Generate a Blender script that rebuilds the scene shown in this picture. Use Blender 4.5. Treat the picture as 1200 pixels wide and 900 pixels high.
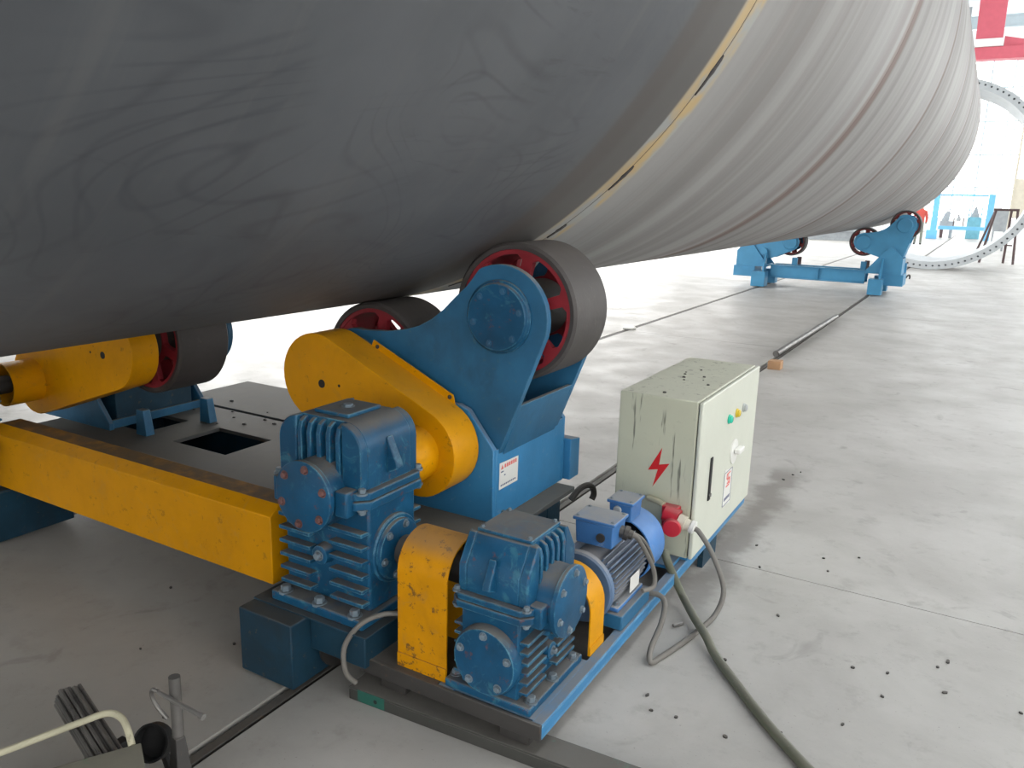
import bpy, math, random
from mathutils import Matrix, Vector, Quaternion
from mathutils.geometry import tessellate_polygon

random.seed(7)
PI = math.pi
sc = bpy.context.scene
for o in list(bpy.data.objects):
    bpy.data.objects.remove(o)
COL = sc.collection

# ------------------------------------------------------------------ camera
cam_d = bpy.data.cameras.new('camera'); cam = bpy.data.objects.new('camera', cam_d); COL.objects.link(cam)
cam_d.sensor_width = 36.0; cam_d.lens = 36.0 * 937.3046 / 1200.0; cam_d.clip_end = 300; cam_d.clip_start = .05
XA = (0.86133007, 0.13676878, -0.48929011)      # world X, Y, Z expressed in lens axes (right, down, forward)
YA = (0.50742795, -0.18411103, 0.8417957)
ZA = (0.02504766, -0.97334343, -0.22798066)
cam.matrix_world = Matrix(((XA[0], -XA[1], -XA[2], 0), (YA[0], -YA[1], -YA[2], 0), (ZA[0], -ZA[1], -ZA[2], 1.6), (0, 0, 0, 1)))
sc.camera = cam

# ------------------------------------------------------------------ light and exposure
W = bpy.data.worlds.new('sky'); sc.world = W; W.use_nodes = True
bg = W.node_tree.nodes['Background']; bg.inputs[0].default_value = (.80, .90, 1.0, 1); bg.inputs[1].default_value = 1.0
PANE_SIDE = 2.9        # daylight behind the milky window panes of the side walls
PANE_LEFT = 5.6
PANE_BACK = 4.5        # and of the glazed end wall
PANE_FRONT = 3.6       # windows behind the viewer
PANE_ROOF = 6.5        # roof lights
vs = sc.view_settings
vs.view_transform = 'Standard'; vs.look = 'None'; vs.gamma = 1.0; vs.use_curve_mapping = False
vs.exposure = 0.0
sc.cycles.use_denoising = True
sc.cycles.max_bounces = 8

# ------------------------------------------------------------------ materials
MATS = {}
def mat_new(name):
    m = bpy.data.materials.new(name); m.use_nodes = True
    nt = m.node_tree; b = nt.nodes['Principled BSDF']
    return m, nt, b
def N(nt, t, **kw):
    n = nt.nodes.new(t)
    for k, v in kw.items(): setattr(n, k, v)
    return n
def noise(nt, vec, scale, detail=4, rough=.55, dist=0):
    n = N(nt, 'ShaderNodeTexNoise'); n.inputs['Scale'].default_value = scale; n.inputs['Detail'].default_value = detail
    n.inputs['Roughness'].default_value = rough; n.inputs['Distortion'].default_value = dist
    nt.links.new(vec, n.inputs['Vector']); return n.outputs['Fac']
def ramp(nt, fac, lo, hi, a=0., b=1.):
    n = N(nt, 'ShaderNodeMapRange'); n.interpolation_type = 'SMOOTHSTEP'
    n.inputs['From Min'].default_value = lo; n.inputs['From Max'].default_value = hi
    n.inputs['To Min'].default_value = a; n.inputs['To Max'].default_value = b
    nt.links.new(fac, n.inputs['Value']); return n.outputs['Result']
def mth(nt, op, a, b=None):
    n = N(nt, 'ShaderNodeMath', operation=op)
    for i, v in enumerate((a, b)):
        if v is None: continue
        if isinstance(v, (int, float)): n.inputs[i].default_value = v
        else: nt.links.new(v, n.inputs[i])
    return n.outputs[0]
def mix(nt, fac, a, b):
    n = N(nt, 'ShaderNodeMix', data_type='RGBA')
    for s, v in ((n.inputs[0], fac), (n.inputs[6], a), (n.inputs[7], b)):
        if isinstance(v, (int, float)): s.default_value = v
        elif isinstance(v, tuple): s.default_value = (*v, 1) if len(v) == 3 else v
        else: nt.links.new(v, s)
    return n.outputs[2]
def posn(nt, sx=1, sy=1, sz=1):
    g = N(nt, 'ShaderNodeNewGeometry'); m = N(nt, 'ShaderNodeMapping'); m.inputs['Scale'].default_value = (sx, sy, sz)
    nt.links.new(g.outputs['Position'], m.inputs['Vector']); return m.outputs['Vector'], g
def bump(nt, b, h, strength=.2, dist=.01):
    n = N(nt, 'ShaderNodeBump'); n.inputs['Strength'].default_value = strength; n.inputs['Distance'].default_value = dist
    nt.links.new(h, n.inputs['Height']); nt.links.new(n.outputs[0], b.inputs['Normal'])
def paint(name, col, rough=.42, var=.75, wear=None, wear_amt=.0, dust=0., grime=.35, metal=0., scale=1., spec=.5, dustcol=(.22, .20, .175), streak=False, edge=None, edge_amt=.6, dlo=.45, dhi=.9, scuff=None, scuff_amt=.5, wlo=.60):
    """brushed machine paint: patchy colour, grime, chips and settled shop dust on the faces that look up"""
    m, nt, b = mat_new(name); v, g = posn(nt)
    n1 = noise(nt, v, 5 * scale, 5, .6)
    c = mix(nt, ramp(nt, n1, .3, .7), tuple(x * var for x in col), col)
    if grime:
        n2 = noise(nt, v, 2.3 * scale, 6, .7, .4)
        c = mix(nt, ramp(nt, n2, .52, .72, 0, grime), c, tuple(x * .35 + .012 for x in col))
    if streak:
        vv, _ = posn(nt, 18 * scale, 18 * scale, 1.6 * scale)
        n5 = noise(nt, vv, 2, 3, .6)
        c = mix(nt, ramp(nt, n5, .60, .68, 0, .85), c, tuple(x * .22 for x in col))
    if scuff:                                             # rubbed, faded patches
        n6 = noise(nt, v, 11 * scale, 6, .72, 1.0)
        c = mix(nt, ramp(nt, n6, .54, .68, 0, scuff_amt), c, scuff)
    if wear:
        n3 = noise(nt, v, 26 * scale, 6, .75, .2)
        c = mix(nt, ramp(nt, n3, wlo, wlo + .06, 0, wear_amt), c, wear)
    if dust:
        s = N(nt, 'ShaderNodeSeparateXYZ'); nt.links.new(g.outputs['Normal'], s.inputs[0])
        n4 = noise(nt, v, 9 * scale, 5, .7)
        f = mth(nt, 'MULTIPLY', ramp(nt, s.outputs[2], dlo, dhi), ramp(nt, n4, .25, .6, dust * .55, dust))
        c = mix(nt, f, c, dustcol)
        nt.links.new(ramp(nt, f, 0, 1, rough, .85), b.inputs['Roughness'])
    else:
        b.inputs['Roughness'].default_value = rough
    if edge:                                              # paint rubbed pale along the sharp edges
        bv = N(nt, 'ShaderNodeBevel'); bv.samples = 4; bv.inputs['Radius'].default_value = .007
        dt = N(nt, 'ShaderNodeVectorMath', operation='DOT_PRODUCT'); nt.links.new(bv.outputs[0], dt.inputs[0]); nt.links.new(g.outputs['Normal'], dt.inputs[1])
        e = mth(nt, 'MULTIPLY', ramp(nt, dt.outputs['Value'], .985, .90), ramp(nt, noise(nt, v, 14, 4, .7), .38, .62, 0, edge_amt))
        c = mix(nt, e, c, edge)
    nt.links.new(c, b.inputs['Base Color']); b.inputs['Metallic'].default_value = metal
    b.inputs['Specular IOR Level'].default_value = spec
    bump(nt, b, noise(nt, v, 60 * scale, 4, .6), .12, .004)
    MATS[name] = m
def emis(name, col, s):
    m, nt, b = mat_new(name); b.inputs['Base Color'].default_value = (.8, .8, .8, 1)
    b.inputs['Emission Color'].default_value = (*col, 1); b.inputs['Emission Strength'].default_value = s; MATS[name] = m

paint('blue', (.030, .145, .280), .45, .75, (.10, .16, .17), .35, .85, .45, spec=.3, edge=(.16, .32, .42), edge_amt=.6)
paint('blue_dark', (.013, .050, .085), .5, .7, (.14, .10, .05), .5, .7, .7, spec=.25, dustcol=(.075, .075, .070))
paint('blue_gear', (.010, .086, .185), .36, .7, (.14, .05, .04), .55, .90, .7, scuff=(.055, .19, .26), scuff_amt=.6, wlo=.585, scale=1.2, spec=.25, dustcol=(.15, .14, .125), edge=(.14, .36, .46), edge_amt=.85)
paint('blue_bright', (.040, .215, .440), .42, .85, (.3, .34, .36), .2, .75, .15, spec=.3, edge=(.22, .42, .56), edge_amt=.5)
paint('blue_motor', (.055, .180, .440), .40, .85, (.33, .36, .40), .35, .85, .3, spec=.35, dustcol=(.34, .33, .30))
paint('blue_fan', (.075, .230, .560), .42, .88, (.33, .36, .42), .25, .25, .2, spec=.3, dustcol=(.34, .36, .40))
paint('blue_motor_fin', (.10, .17, .29), .45, .8, (.25, .25, .27), .4, .8, .4, dustcol=(.30, .28, .26))
paint('blue_far', (.055, .26, .46), .45, .9, None, 0, .25, .15, dustcol=(.3, .4, .45))
paint('yellow', (.70, .310, .0008), .42, .88, (.10, .055, .02), .4, .22, .25, wlo=.60, scuff=(.50, .25, .03), scuff_amt=.35, spec=.18, dustcol=(.42, .24, .06))
paint('yellow_beam', (.60, .265, .0008), .46, .88, (.12, .065, .02), .38, 1.0, .25, wlo=.60, scuff=(.46, .24, .05), scuff_amt=.4, spec=.15, dustcol=(.155, .105, .06), dlo=.80, dhi=.97, edge=(.16, .10, .05), edge_amt=.7)
paint('yellow_old', (.64, .275, .0006), .46, .84, (.10, .055, .025), .8, .6, .35, wlo=.56, scuff=(.40, .20, .04), scuff_amt=.45, spec=.18, dustcol=(.26, .17, .10))
paint('red_rim', (.33, .020, .032), .55, .75, (.05, .02, .02), .3, 0, .5)
paint('red_far', (.22, .03, .03), .6, .8)
paint('rubber', (.068, .060, .059), .62, .75, (.13, .115, .11), .25, .15, .3)
paint('dark_steel', (.045, .042, .040), .55, .7, (.12, .07, .04), .5, .35, .4)
paint('black', (.012, .012, .013), .7, .8)
paint('steel', (.30, .29, .28), .40, .7, (.12, .07, .05), .5, 0, .5, metal=.6)
paint('rod_steel', (.22, .21, .20), .42, .6, (.05, .045, .04), .5, 0, .5, metal=.5)
paint('bolt', (.19, .25, .30), .4, .7, (.25, .06, .04), .5, .3, .4, metal=.2)
paint('bolt_red', (.17, .075, .07), .5, .7, (.2, .2, .2), .3, .3, .4)
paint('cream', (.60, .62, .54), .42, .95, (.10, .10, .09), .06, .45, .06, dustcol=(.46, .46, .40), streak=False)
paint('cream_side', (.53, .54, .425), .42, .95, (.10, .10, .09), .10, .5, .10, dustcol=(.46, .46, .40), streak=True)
paint('red_mark', (.60, .015, .02), .45, .95, None, 0, 0, 0)
paint('red_plug', (.55, .02, .04), .35, .9, None, 0, .3, .2, dustcol=(.35, .3, .28))
paint('white', (.75, .75, .72), .4, .95, None, 0, 0, .05)
paint('white_far', (.85, .83, .83), .5, .95, None, 0, 0, .05)
paint('ink', (.10, .12, .22), .5, .9, None, 0, 0, 0)
paint('ink_red', (.75, .16, .14), .5, .9, None, 0, 0, 0)
paint('brass', (.40, .36, .25), .4, .8, None, 0, .3, .3, metal=.4)
paint('green_lens', (.02, .52, .36), .2, .95, None, 0, 0, 0)
paint('yellow_lens', (.62, .46, .03), .2, .95, None, 0, 0, 0)
paint('grey_knob', (.40, .42, .42), .35, .9, None, 0, 0, 0)
paint('cable', (.17, .16, .145), .55, .85, None, 0, .25, .3)
paint('hose', (.125, .135, .095), .5, .8, (.30, .29, .25), .3, .35, .3)
paint('green_iron', (.055, .055, .050), .55, .7, (.02, .14, .105), .9, .75, .3, scale=.45, dustcol=(.16, .15, .135))
paint('green_paint', (.018, .125, .095), .5, .8, (.06, .06, .055), .6, .2, .3)
paint('olive', (.17, .165, .125), .6, .75, (.06, .20, .10), .4, .35, .4)
paint('ivory_pipe', (.50, .47, .34), .5, .85, (.2, .18, .13), .5, 0, .3)
paint('wood', (.52, .30, .16), .7, .8, None, 0, 0, .2)
paint('flange_steel', (.50, .53, .55), .5, .92, None, 0, 0, .1)
paint('flange_dark', (.12, .13, .15), .5, .9, None, 0, 0, .1)
paint('crane_red', (.58, .11, .15), .5, .92, None, 0, 0, .05)
paint('gate_blue', (.16, .48, .80), .5, .92, None, 0, 0, .05)
paint('grey_far', (.34, .37, .39), .6, .85, None, 0, 0, .2)
paint('brown_far', (.10, .06, .06), .6, .85)
paint('teal_far', (.18, .46, .56), .6, .85, None, 0, 0, .2)
paint('beige_far', (.62, .58, .48), .6, .9, None, 0, 0, .1)
paint('wall_paint', (.80, .81, .80), .8, .96, None, 0, 0, .05)
paint('roof_sheet', (.55, .60, .64), .7, .95, None, 0, 0, .05)
paint('weld_gouge', (.035, .03, .032), .7, .6, (.16, .12, .09), .6)
paint('wall_trim', (.45, .52, .56), .6, .95, None, 0, 0, .05)
emis('pane_side', (1, .99, .96), PANE_SIDE)
emis('pane_left', (1, .99, .97), PANE_LEFT)
emis('pane_back', (.97, 1, 1), PANE_BACK)
emis('pane_front', (1, .99, .97), PANE_FRONT)
emis('pane_roof', (.96, .98, 1), PANE_ROOF)

def concrete():
    m, nt, b = mat_new('concrete'); v, g = posn(nt)
    c = mix(nt, ramp(nt, noise(nt, v, 1.1, 7, .62, .3), .32, .70), (.38, .368, .348), (.475, .463, .445))
    c = mix(nt, ramp(nt, noise(nt, v, 7, 6, .7), .52, .72, 0, .35), c, (.25, .235, .215))
    c = mix(nt, ramp(nt, noise(nt, v, 3.3, 4, .6, 1.5), .60, .74, 0, .45), c, (.22, .205, .19))
    c = mix(nt, ramp(nt, noise(nt, v, 90, 3, .6), .66, .74, 0, .5), c, (.13, .12, .11))
    # oil stain that crept out from under the cabinet
    s = N(nt, 'ShaderNodeSeparateXYZ'); nt.links.new(v, s.inputs[0])
    w = noise(nt, v, 5, 4, .6)
    dx = mth(nt, 'ABSOLUTE', mth(nt, 'ADD', mth(nt, 'ADD', s.outputs[0], .86), mth(nt, 'MULTIPLY', mth(nt, 'SUBTRACT', w, .5), .28)))
    inx = ramp(nt, dx, .02, .13, 1, 0)
    iny = mth(nt, 'MULTIPLY', ramp(nt, s.outputs[1], 2.6, 3.2), ramp(nt, s.outputs[1], 4.75, 5.1, 1, 0))
    c = mix(nt, mth(nt, 'MULTIPLY', mth(nt, 'MULTIPLY', inx, iny), .62), c, (.15, .135, .12))
    # shade under the tube's near end, painted into the concrete colour
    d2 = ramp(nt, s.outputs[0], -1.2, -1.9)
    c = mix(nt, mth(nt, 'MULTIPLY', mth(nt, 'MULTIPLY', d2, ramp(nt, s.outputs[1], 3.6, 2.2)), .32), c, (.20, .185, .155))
    nt.links.new(c, b.inputs['Base Color'])
    nt.links.new(ramp(nt, noise(nt, v, 2.5, 5, .6), .3, .7, .42, .58), b.inputs['Roughness']); b.inputs['Specular IOR Level'].default_value = .3
    bump(nt, b, noise(nt, v, 45, 5, .65), .15, .004)
    MATS['concrete'] = m
concrete()

def plate_dark():
    """rolled plate with mill scale: blue-grey, faint flow lines, browner band by the weld"""
    m, nt, b = mat_new('mill_scale'); v, g = posn(nt)
    c = mix(nt, ramp(nt, noise(nt, v, 1.3, 5, .6), .3, .7), (.078, .083, .092), (.112, .118, .127))
    for (sx, sy, sz), sc_, k, amt in (((1.0, .9, 1.5), 1.0, 30, .30), ((1.3, .5, 2.4), 1.0, 15, .26)):   # flow lines like wood grain
        vv, _ = posn(nt, sx, sy, sz); n = noise(nt, vv, sc_, 1.5, .35, .6)
        fr = mth(nt, 'ABSOLUTE', mth(nt, 'SUBTRACT', mth(nt, 'FRACT', mth(nt, 'MULTIPLY', n, k)), .5))
        msk = ramp(nt, noise(nt, v, 1.7, 3, .6), .42, .62, 0, amt)
        c = mix(nt, mth(nt, 'MULTIPLY', ramp(nt, fr, .16, .0), msk), c, (.045, .045, .052))
    sv, _ = posn(nt, .7, 7, .7)
    c = mix(nt, ramp(nt, noise(nt, sv, 1.6, 4, .6), .52, .75, 0, .30), c, (.135, .135, .135))
    fv, _ = posn(nt, 2, 1.2, 9)
    c = mix(nt, ramp(nt, noise(nt, fv, 1.4, 5, .7, 1.2), .60, .70, 0, .30), c, (.05, .05, .056))
    s = N(nt, 'ShaderNodeSeparateXYZ'); nt.links.new(v, s.inputs[0])
    c = mix(nt, ramp(nt, s.outputs[1], 2.44, 2.54, 0, .85), c, (.100, .094, .088))
    band = mth(nt, 'MULTIPLY', ramp(nt, s.outputs[1], 2.47, 2.51), ramp(nt, s.outputs[1], 2.60, 2.68, 1, 0))
    c = mix(nt, mth(nt, 'MULTIPLY', band, .35), c, (.072, .058, .052))
    c = heat(nt, v, s, c)
    nt.links.new(c, b.inputs['Base Color']); b.inputs['Specular IOR Level'].default_value = .25
    b.inputs['Roughness'].default_value = .62
    MATS['mill_scale'] = m
def heat(nt, v, s, c):
    d = mth(nt, 'ABSOLUTE', mth(nt, 'SUBTRACT', s.outputs[1], 2.935))
    n = noise(nt, v, 5.5, 3, .5)
    near = ramp(nt, d, .080, .098, 1, 0)
    c = mix(nt, mth(nt, 'MULTIPLY', near, ramp(nt, n, .35, .65, .85, .65)), c, (.36, .37, .36))
    ring = mth(nt, 'MULTIPLY', ramp(nt, d, .055, .11, 1, 0), ramp(nt, n, .38, .58))
    c = mix(nt, mth(nt, 'MULTIPLY', ring, .8), c, (.52, .36, .15))
    return c
def plate_light():
    """brushed plate of the farther shell courses, streaked around the girth"""
    m, nt, b = mat_new('brushed_plate'); v, g = posn(nt)
    sv, _ = posn(nt, .16, 5, .16)
    a = noise(nt, sv, .8, 4, .5, .25)
    c = mix(nt, ramp(nt, a, .30, .70), (.215, .207, .203), (.315, .31, .306))
    sv2, _ = posn(nt, .10, 2.6, .10)
    c = mix(nt, ramp(nt, noise(nt, sv2, 1.1, 4, .6), .52, .72, 0, .42), c, (.20, .165, .155))
    sv3, _ = posn(nt, .25, 16, .25)
    c = mix(nt, ramp(nt, noise(nt, sv3, 1.0, 4, .6), .55, .8, 0, .25), c, (.15, .15, .16))
    s = N(nt, 'ShaderNodeSeparateXYZ'); nt.links.new(v, s.inputs[0])
    for y, wd in ((5.87, .13), (8.8, .06), (11.7, .06), (14.6, .06), (17.4, .06)):
        d = mth(nt, 'ABSOLUTE', mth(nt, 'SUBTRACT', s.outputs[1], y))
        c = mix(nt, ramp(nt, d, wd * .55, wd * 1.25, .72, 0), c, (.165, .105, .088))
    c = heat(nt, v, s, c)
    nt.links.new(c, b.inputs['Base Color']); b.inputs['Specular IOR Level'].default_value = .3
    b.inputs['Roughness'].default_value = .6
    MATS['brushed_plate'] = m
plate_dark(); plate_light()

# ------------------------------------------------------------------ mesh helpers
XF = [Matrix.Identity(4)]
WPOS = {}
class MB:
    def __init__(self): self.v = []; self.f = []
    def add(self, vs_, fs):
        b = len(self.v); M = XF[-1]; flip = M.to_3x3().determinant() < 0
        self.v += [M @ Vector(p) for p in vs_]
        self.f += [tuple(b + i for i in (reversed(f) if flip else f)) for f in fs]
        return self
    def hexa(self, p):
        return self.add(p, [(3, 2, 1, 0), (4, 5, 6, 7), (0, 1, 5, 4), (1, 2, 6, 5), (2, 3, 7, 6), (3, 0, 4, 7)])
    def box(self, x0, x1, y0, y1, z0, z1):
        x0, x1 = sorted((x0, x1)); y0, y1 = sorted((y0, y1)); z0, z1 = sorted((z0, z1))
        return self.hexa([(x0, y0, z0), (x1, y0, z0), (x1, y1, z0), (x0, y1, z0), (x0, y0, z1), (x1, y0, z1), (x1, y1, z1), (x0, y1, z1)])
    def lathe(self, c, d, prof, n=32, closed=False):
        """prof: [(distance along d, radius)]; radius 0 makes a pole"""
        c = Vector(c); d = Vector(d).normalized(); u = d.orthogonal().normalized(); w = d.cross(u)
        vs_ = []; rows = []
        for a, r in prof:
            if r <= 1e-7: rows.append([len(vs_)]); vs_.append(c + d * a)
            else:
                rows.append(list(range(len(vs_), len(vs_) + n)))
                vs_ += [c + d * a + (u * math.cos(2 * PI * k / n) + w * math.sin(2 * PI * k / n)) * r for k in range(n)]
        fs = []
        pairs = list(zip(rows, rows[1:])) + ([(rows[-1], rows[0])] if closed else [])
        for A, B in pairs:
            for k in range(n):
                k2 = (k + 1) % n
                if len(A) == 1 and len(B) == 1: continue
                if len(A) == 1: fs.append((A[0], B[k2], B[k]))
                elif len(B) == 1: fs.append((A[k], A[k2], B[0]))
                else: fs.append((A[k], A[k2], B[k2], B[k]))
        return self.add(vs_, fs)
    def cyl(self, p0, p1, r, r1=None, n=24):
        p0 = Vector(p0); p1 = Vector(p1); L = (p1 - p0).length
        return self.lathe(p0, p1 - p0, [(0, 0), (0, r), (L, r if r1 is None else r1), (L, 0)], n)
    def pipe(self, c, d, r0, r1, L, n=32):
        return self.lathe(c, d, [(0, r0), (0, r1), (L, r1), (L, r0)], n, True)
    def prism(self, poly, ax, a0, a1, holes=()):
        """poly in the two other axes: ax y -> (x,z), ax x -> (y,z), ax z -> (x,y)"""
        loops = [list(poly)] + [list(h) for h in holes]
        def P(p, a): return {'y': (p[0], a, p[1]), 'x': (a, p[0], p[1]), 'z': (p[0], p[1], a)}[ax]
        tri = tessellate_polygon([[Vector((p[0], p[1], 0)) for p in L] for L in loops])
        flat = [p for L in loops for p in L]; n = len(flat)
        area = lambda T: ((flat[T[1]][0] - flat[T[0]][0]) * (flat[T[2]][1] - flat[T[0]][1]) - (flat[T[2]][0] - flat[T[0]][0]) * (flat[T[1]][1] - flat[T[0]][1]))
        tri = [t if area(t) > 0 else (t[0], t[2], t[1]) for t in tri]
        s = -1 if ax == 'y' else 1            # (x,z) is left-handed seen along +y
        vs_ = [P(p, a0) for p in flat] + [P(p, a1) for p in flat]
        fs = []
        for t in tri:
            up = tuple(i + n for i in t); dn = tuple(reversed(t))
            fs += [up, dn] if s > 0 else [tuple(reversed(up)), tuple(reversed(dn))]
        b = 0
        for li, L in enumerate(loops):
            A = sum(L[i][0] * L[(i + 1) % len(L)][1] - L[(i + 1) % len(L)][0] * L[i][1] for i in range(len(L)))
            ccw = (A > 0) == (li == 0)
            for i in range(len(L)):
                q = (b + i, b + (i + 1) % len(L), b + (i + 1) % len(L) + n, b + i + n)
                fs.append(q if (ccw == (s > 0)) else tuple(reversed(q)))
            b += len(L)
        return self.add(vs_, fs)
    def sweep(self, pts, r, n=10, smooth=6):
        P = [Vector(p) for p in pts]
        if smooth > 1:
            Q = []
            for i in range(len(P) - 1):
                a = P[max(i - 1, 0)]; b = P[i]; c = P[i + 1]; d = P[min(i + 2, len(P) - 1)]
                for k in range(smooth):
                    t = k / smooth
                    Q.append(.5 * ((2 * b) + (c - a) * t + (2 * a - 5 * b + 4 * c - d) * t * t + (3 * b - a - 3 * c + d) * t ** 3))
            Q.append(P[-1]); P = Q
        vs_ = []; fs = []; up = None
        for i, p in enumerate(P):
            t = (P[min(i + 1, len(P) - 1)] - P[max(i - 1, 0)]).normalized()
            u = t.orthogonal().normalized() if up is None else (up - t * up.dot(t)).normalized()
            up = u; w = t.cross(u)
            vs_ += [p + (u * math.cos(2 * PI * k / n) + w * math.sin(2 * PI * k / n)) * r for k in range(n)]
        for i in range(len(P) - 1):
            for k in range(n):
                k2 = (k + 1) % n
                fs.append((i * n + k, i * n + k2, (i + 1) * n + k2, (i + 1) * n + k))
        fs.append(tuple(reversed(range(n)))); fs.append(tuple(range(len(P) * n - n, len(P) * n)))
        return self.add(vs_, fs)

def finish(o, smooth, bevel):
    me = o.data
    if smooth:
        me.polygons.foreach_set('use_smooth', [True] * len(me.polygons)); me.set_sharp_from_angle(angle=math.radians(smooth))
    if bevel:
        b = o.modifiers.new('edge', 'BEVEL'); b.width = bevel; b.segments = 2; b.limit_method = 'ANGLE'; b.angle_limit = math.radians(40)
def make(name, mb, mat, origin, bevel=0, smooth=35):
    me = bpy.data.meshes.new(name); org = Vector(origin)
    me.from_pydata([tuple(v - org) for v in mb.v], [], mb.f); me.update()
    me.materials.append(MATS[mat]); o = bpy.data.objects.new(name, me); COL.objects.link(o)
    finish(o, smooth, bevel); return o
def tag(o, label, cat, group=None):
    o['label'] = label; o['category'] = cat
    if group: o['group'] = group
    return o
def thing(name, label, cat, loc, group=None):
    o = bpy.data.objects.new(name, None); COL.objects.link(o); o.empty_display_size = .1
    p = XF[-1] @ Vector(loc); o.location = p; WPOS[o.name] = p.copy()
    return tag(o, label, cat, group)
def part(name, mb, mat, parent, bevel=0, smooth=35, label=None, kind=None):
    o = make(name, mb, mat, WPOS[parent.name], bevel, smooth); o.parent = parent; WPOS[o.name] = WPOS[parent.name]
    if label: o['label'] = label
    if kind: o['kind'] = kind
    return o
def solo(name, mb, mat, label, cat, group=None, bevel=0, smooth=35):
    lo = [min(v[i] for v in mb.v) for i in range(3)]; hi = [max(v[i] for v in mb.v) for i in range(3)]
    org = Vector(((lo[0] + hi[0]) / 2, (lo[1] + hi[1]) / 2, lo[2]))
    o = make(name, mb, mat, org, bevel, smooth); o.location = org; WPOS[o.name] = org
    return tag(o, label, cat, group)
def struct(name, mb, mat, bevel=0):
    o = make(name, mb, mat, (0, 0, 0), bevel); o['kind'] = 'structure'; WPOS[o.name] = Vector((0, 0, 0)); return o
BOLT = {}
def bolts(parent, items, r=.012, h=.012, mat='bolt', name='bolt'):
    """hexagon heads; items: [(position, direction)]"""
    key = (round(r, 4), round(h, 4), mat)
    if key not in BOLT:
        sv = XF[-1]; XF.append(Matrix.Identity(4)); mb = MB(); mb.lathe((0, 0, 0), (0, 0, 1), [(-h * .3, 0), (-h * .3, r * 1.45), (h * .12, r * 1.45), (h * .12, r)], 12)
        mb.lathe((0, 0, 0), (0, 0, 1), [(h * .12, r), (h * .9, r), (h, r * .8), (h, 0)], 6)
        me = bpy.data.meshes.new('bolt'); me.from_pydata([tuple(v) for v in mb.v], [], mb.f); me.materials.append(MATS[mat]); BOLT[key] = me; XF.pop()
    for p, d in items:
        o = bpy.data.objects.new(name, BOLT[key]); COL.objects.link(o); o.parent = parent
        d = (XF[-1].to_3x3() @ Vector(d)).normalized()
        o.location = XF[-1] @ Vector(p) - WPOS[parent.name]; o.rotation_mode = 'QUATERNION'
        o.rotation_quaternion = Vector((0, 0, 1)).rotation_difference(d)
def circ(c, r, n, ax, a, ph=0):
    out = []
    for k in range(n):
        t = ph + 2 * PI * k / n
        out.append({'y': (c[0] + r * math.cos(t), a, c[1] + r * math.sin(t)), 'x': (a, c[0] + r * math.cos(t), c[1] + r * math.sin(t))}[ax])
    return out
def arc(cx, cz, r, a0, a1, n):
    return [(cx + r * math.cos(math.radians(a0 + (a1 - a0) * k / n)), cz + r * math.sin(math.radians(a0 + (a1 - a0) * k / n))) for k in range(n + 1)]
def rot_y(phi, cx, cz):                       # turn about the tube's axis (parallel to Y)
    c, s = math.cos(phi), math.sin(phi)
    return Matrix(((c, 0, -s, cx - c * cx + s * cz), (0, 1, 0, 0), (s, 0, c, cz - s * cx - c * cz), (0, 0, 0, 1)))
TX, TZ, TR = -2.78, 3.357, 2.273
MIRROR = Matrix(((-1, 0, 0, 2 * TX), (0, 1, 0, 0), (0, 0, 1, 0), (0, 0, 0, 1)))
T = Matrix.Translation

# ------------------------------------------------------------------ the hall
X0, X1, Y0, Y1, ZR = -8.6, 9.0, -9.0, 62.0, 13.0
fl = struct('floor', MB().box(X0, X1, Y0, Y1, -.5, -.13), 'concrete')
cols = [(X0, -3.812, (8.2, 17, 26, 35, 44, 53)), (-3.748, -1.810, (-3, 9.3, 19, 29, 39, 49)), (-1.742, X1, (3.43, 13, 22, 31, 40, 50))]
for a, b, js in cols:
    ys = [Y0] + list(js) + [Y1]
    for y0, y1 in zip(ys, ys[1:]):
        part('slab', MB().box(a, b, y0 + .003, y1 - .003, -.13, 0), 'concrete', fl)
def wall_with_openings(name, ax, a0, a1, u0, u1, z1, ops, mat='wall_paint'):
    """ax x: wall lies along Y; rectangular openings (u0,u1,z0,z1)"""
    m = MB()
    m.prism([(u0, 0), (u1, 0), (u1, z1), (u0, z1)], ax, a0, a1, [[(o[0], o[2]), (o[0], o[3]), (o[1], o[3]), (o[1], o[2])] for o in ops])
    return struct(name, m, mat)
wn = [0]
def glazed(ax, a, o, nu, nz, pane, depth=.08):
    """one window: frame bars and milky panes, set into an opening"""
    wn[0] += 1; u0, u1, z0, z1 = o
    def bx(m, p0, p1, q0, q1, d0, d1):
        return m.box(d0, d1, p0, p1, q0, q1) if ax == 'x' else (m.box(p0, p1, d0, d1, q0, q1) if ax == 'y' else m.box(p0, p1, q0, q1, d0, d1))
    fr = MB()
    for k in range(nu + 1):
        u = u0 + (u1 - u0) * k / nu; bx(fr, u - .05, u + .05, z0, z1, a - depth, a + depth)
    for k in range(nz + 1):
        z = z0 + (z1 - z0) * k / nz; bx(fr, u0, u1, z - .05, z + .05, a - depth * .9, a + depth * .9)
    w = struct('window_%d' % wn[0], fr, 'wall_trim')
    for i in range(nu):
        for k in range(nz):
            p = MB(); ua = u0 + (u1 - u0) * i / nu + .05; ub = u0 + (u1 - u0) * (i + 1) / nu - .05
            za = z0 + (z1 - z0) * k / nz + .05; zb = z0 + (z1 - z0) * (k + 1) / nz - .05
            part('pane', bx(p, ua, ub, za, zb, a - .01, a + .01), pane, w)
opsB = [(X0 + .6 + k * 4.2, X0 + .6 + k * 4.2 + 3.8, .9, 11.2) for k in range(4)]
wall_with_openings('wall_back', 'y', Y1, Y1 + .3, X0, X1, ZR, opsB)
for o in opsB: glazed('y', Y1 + .15, o, 3, 5, 'pane_back')
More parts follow.
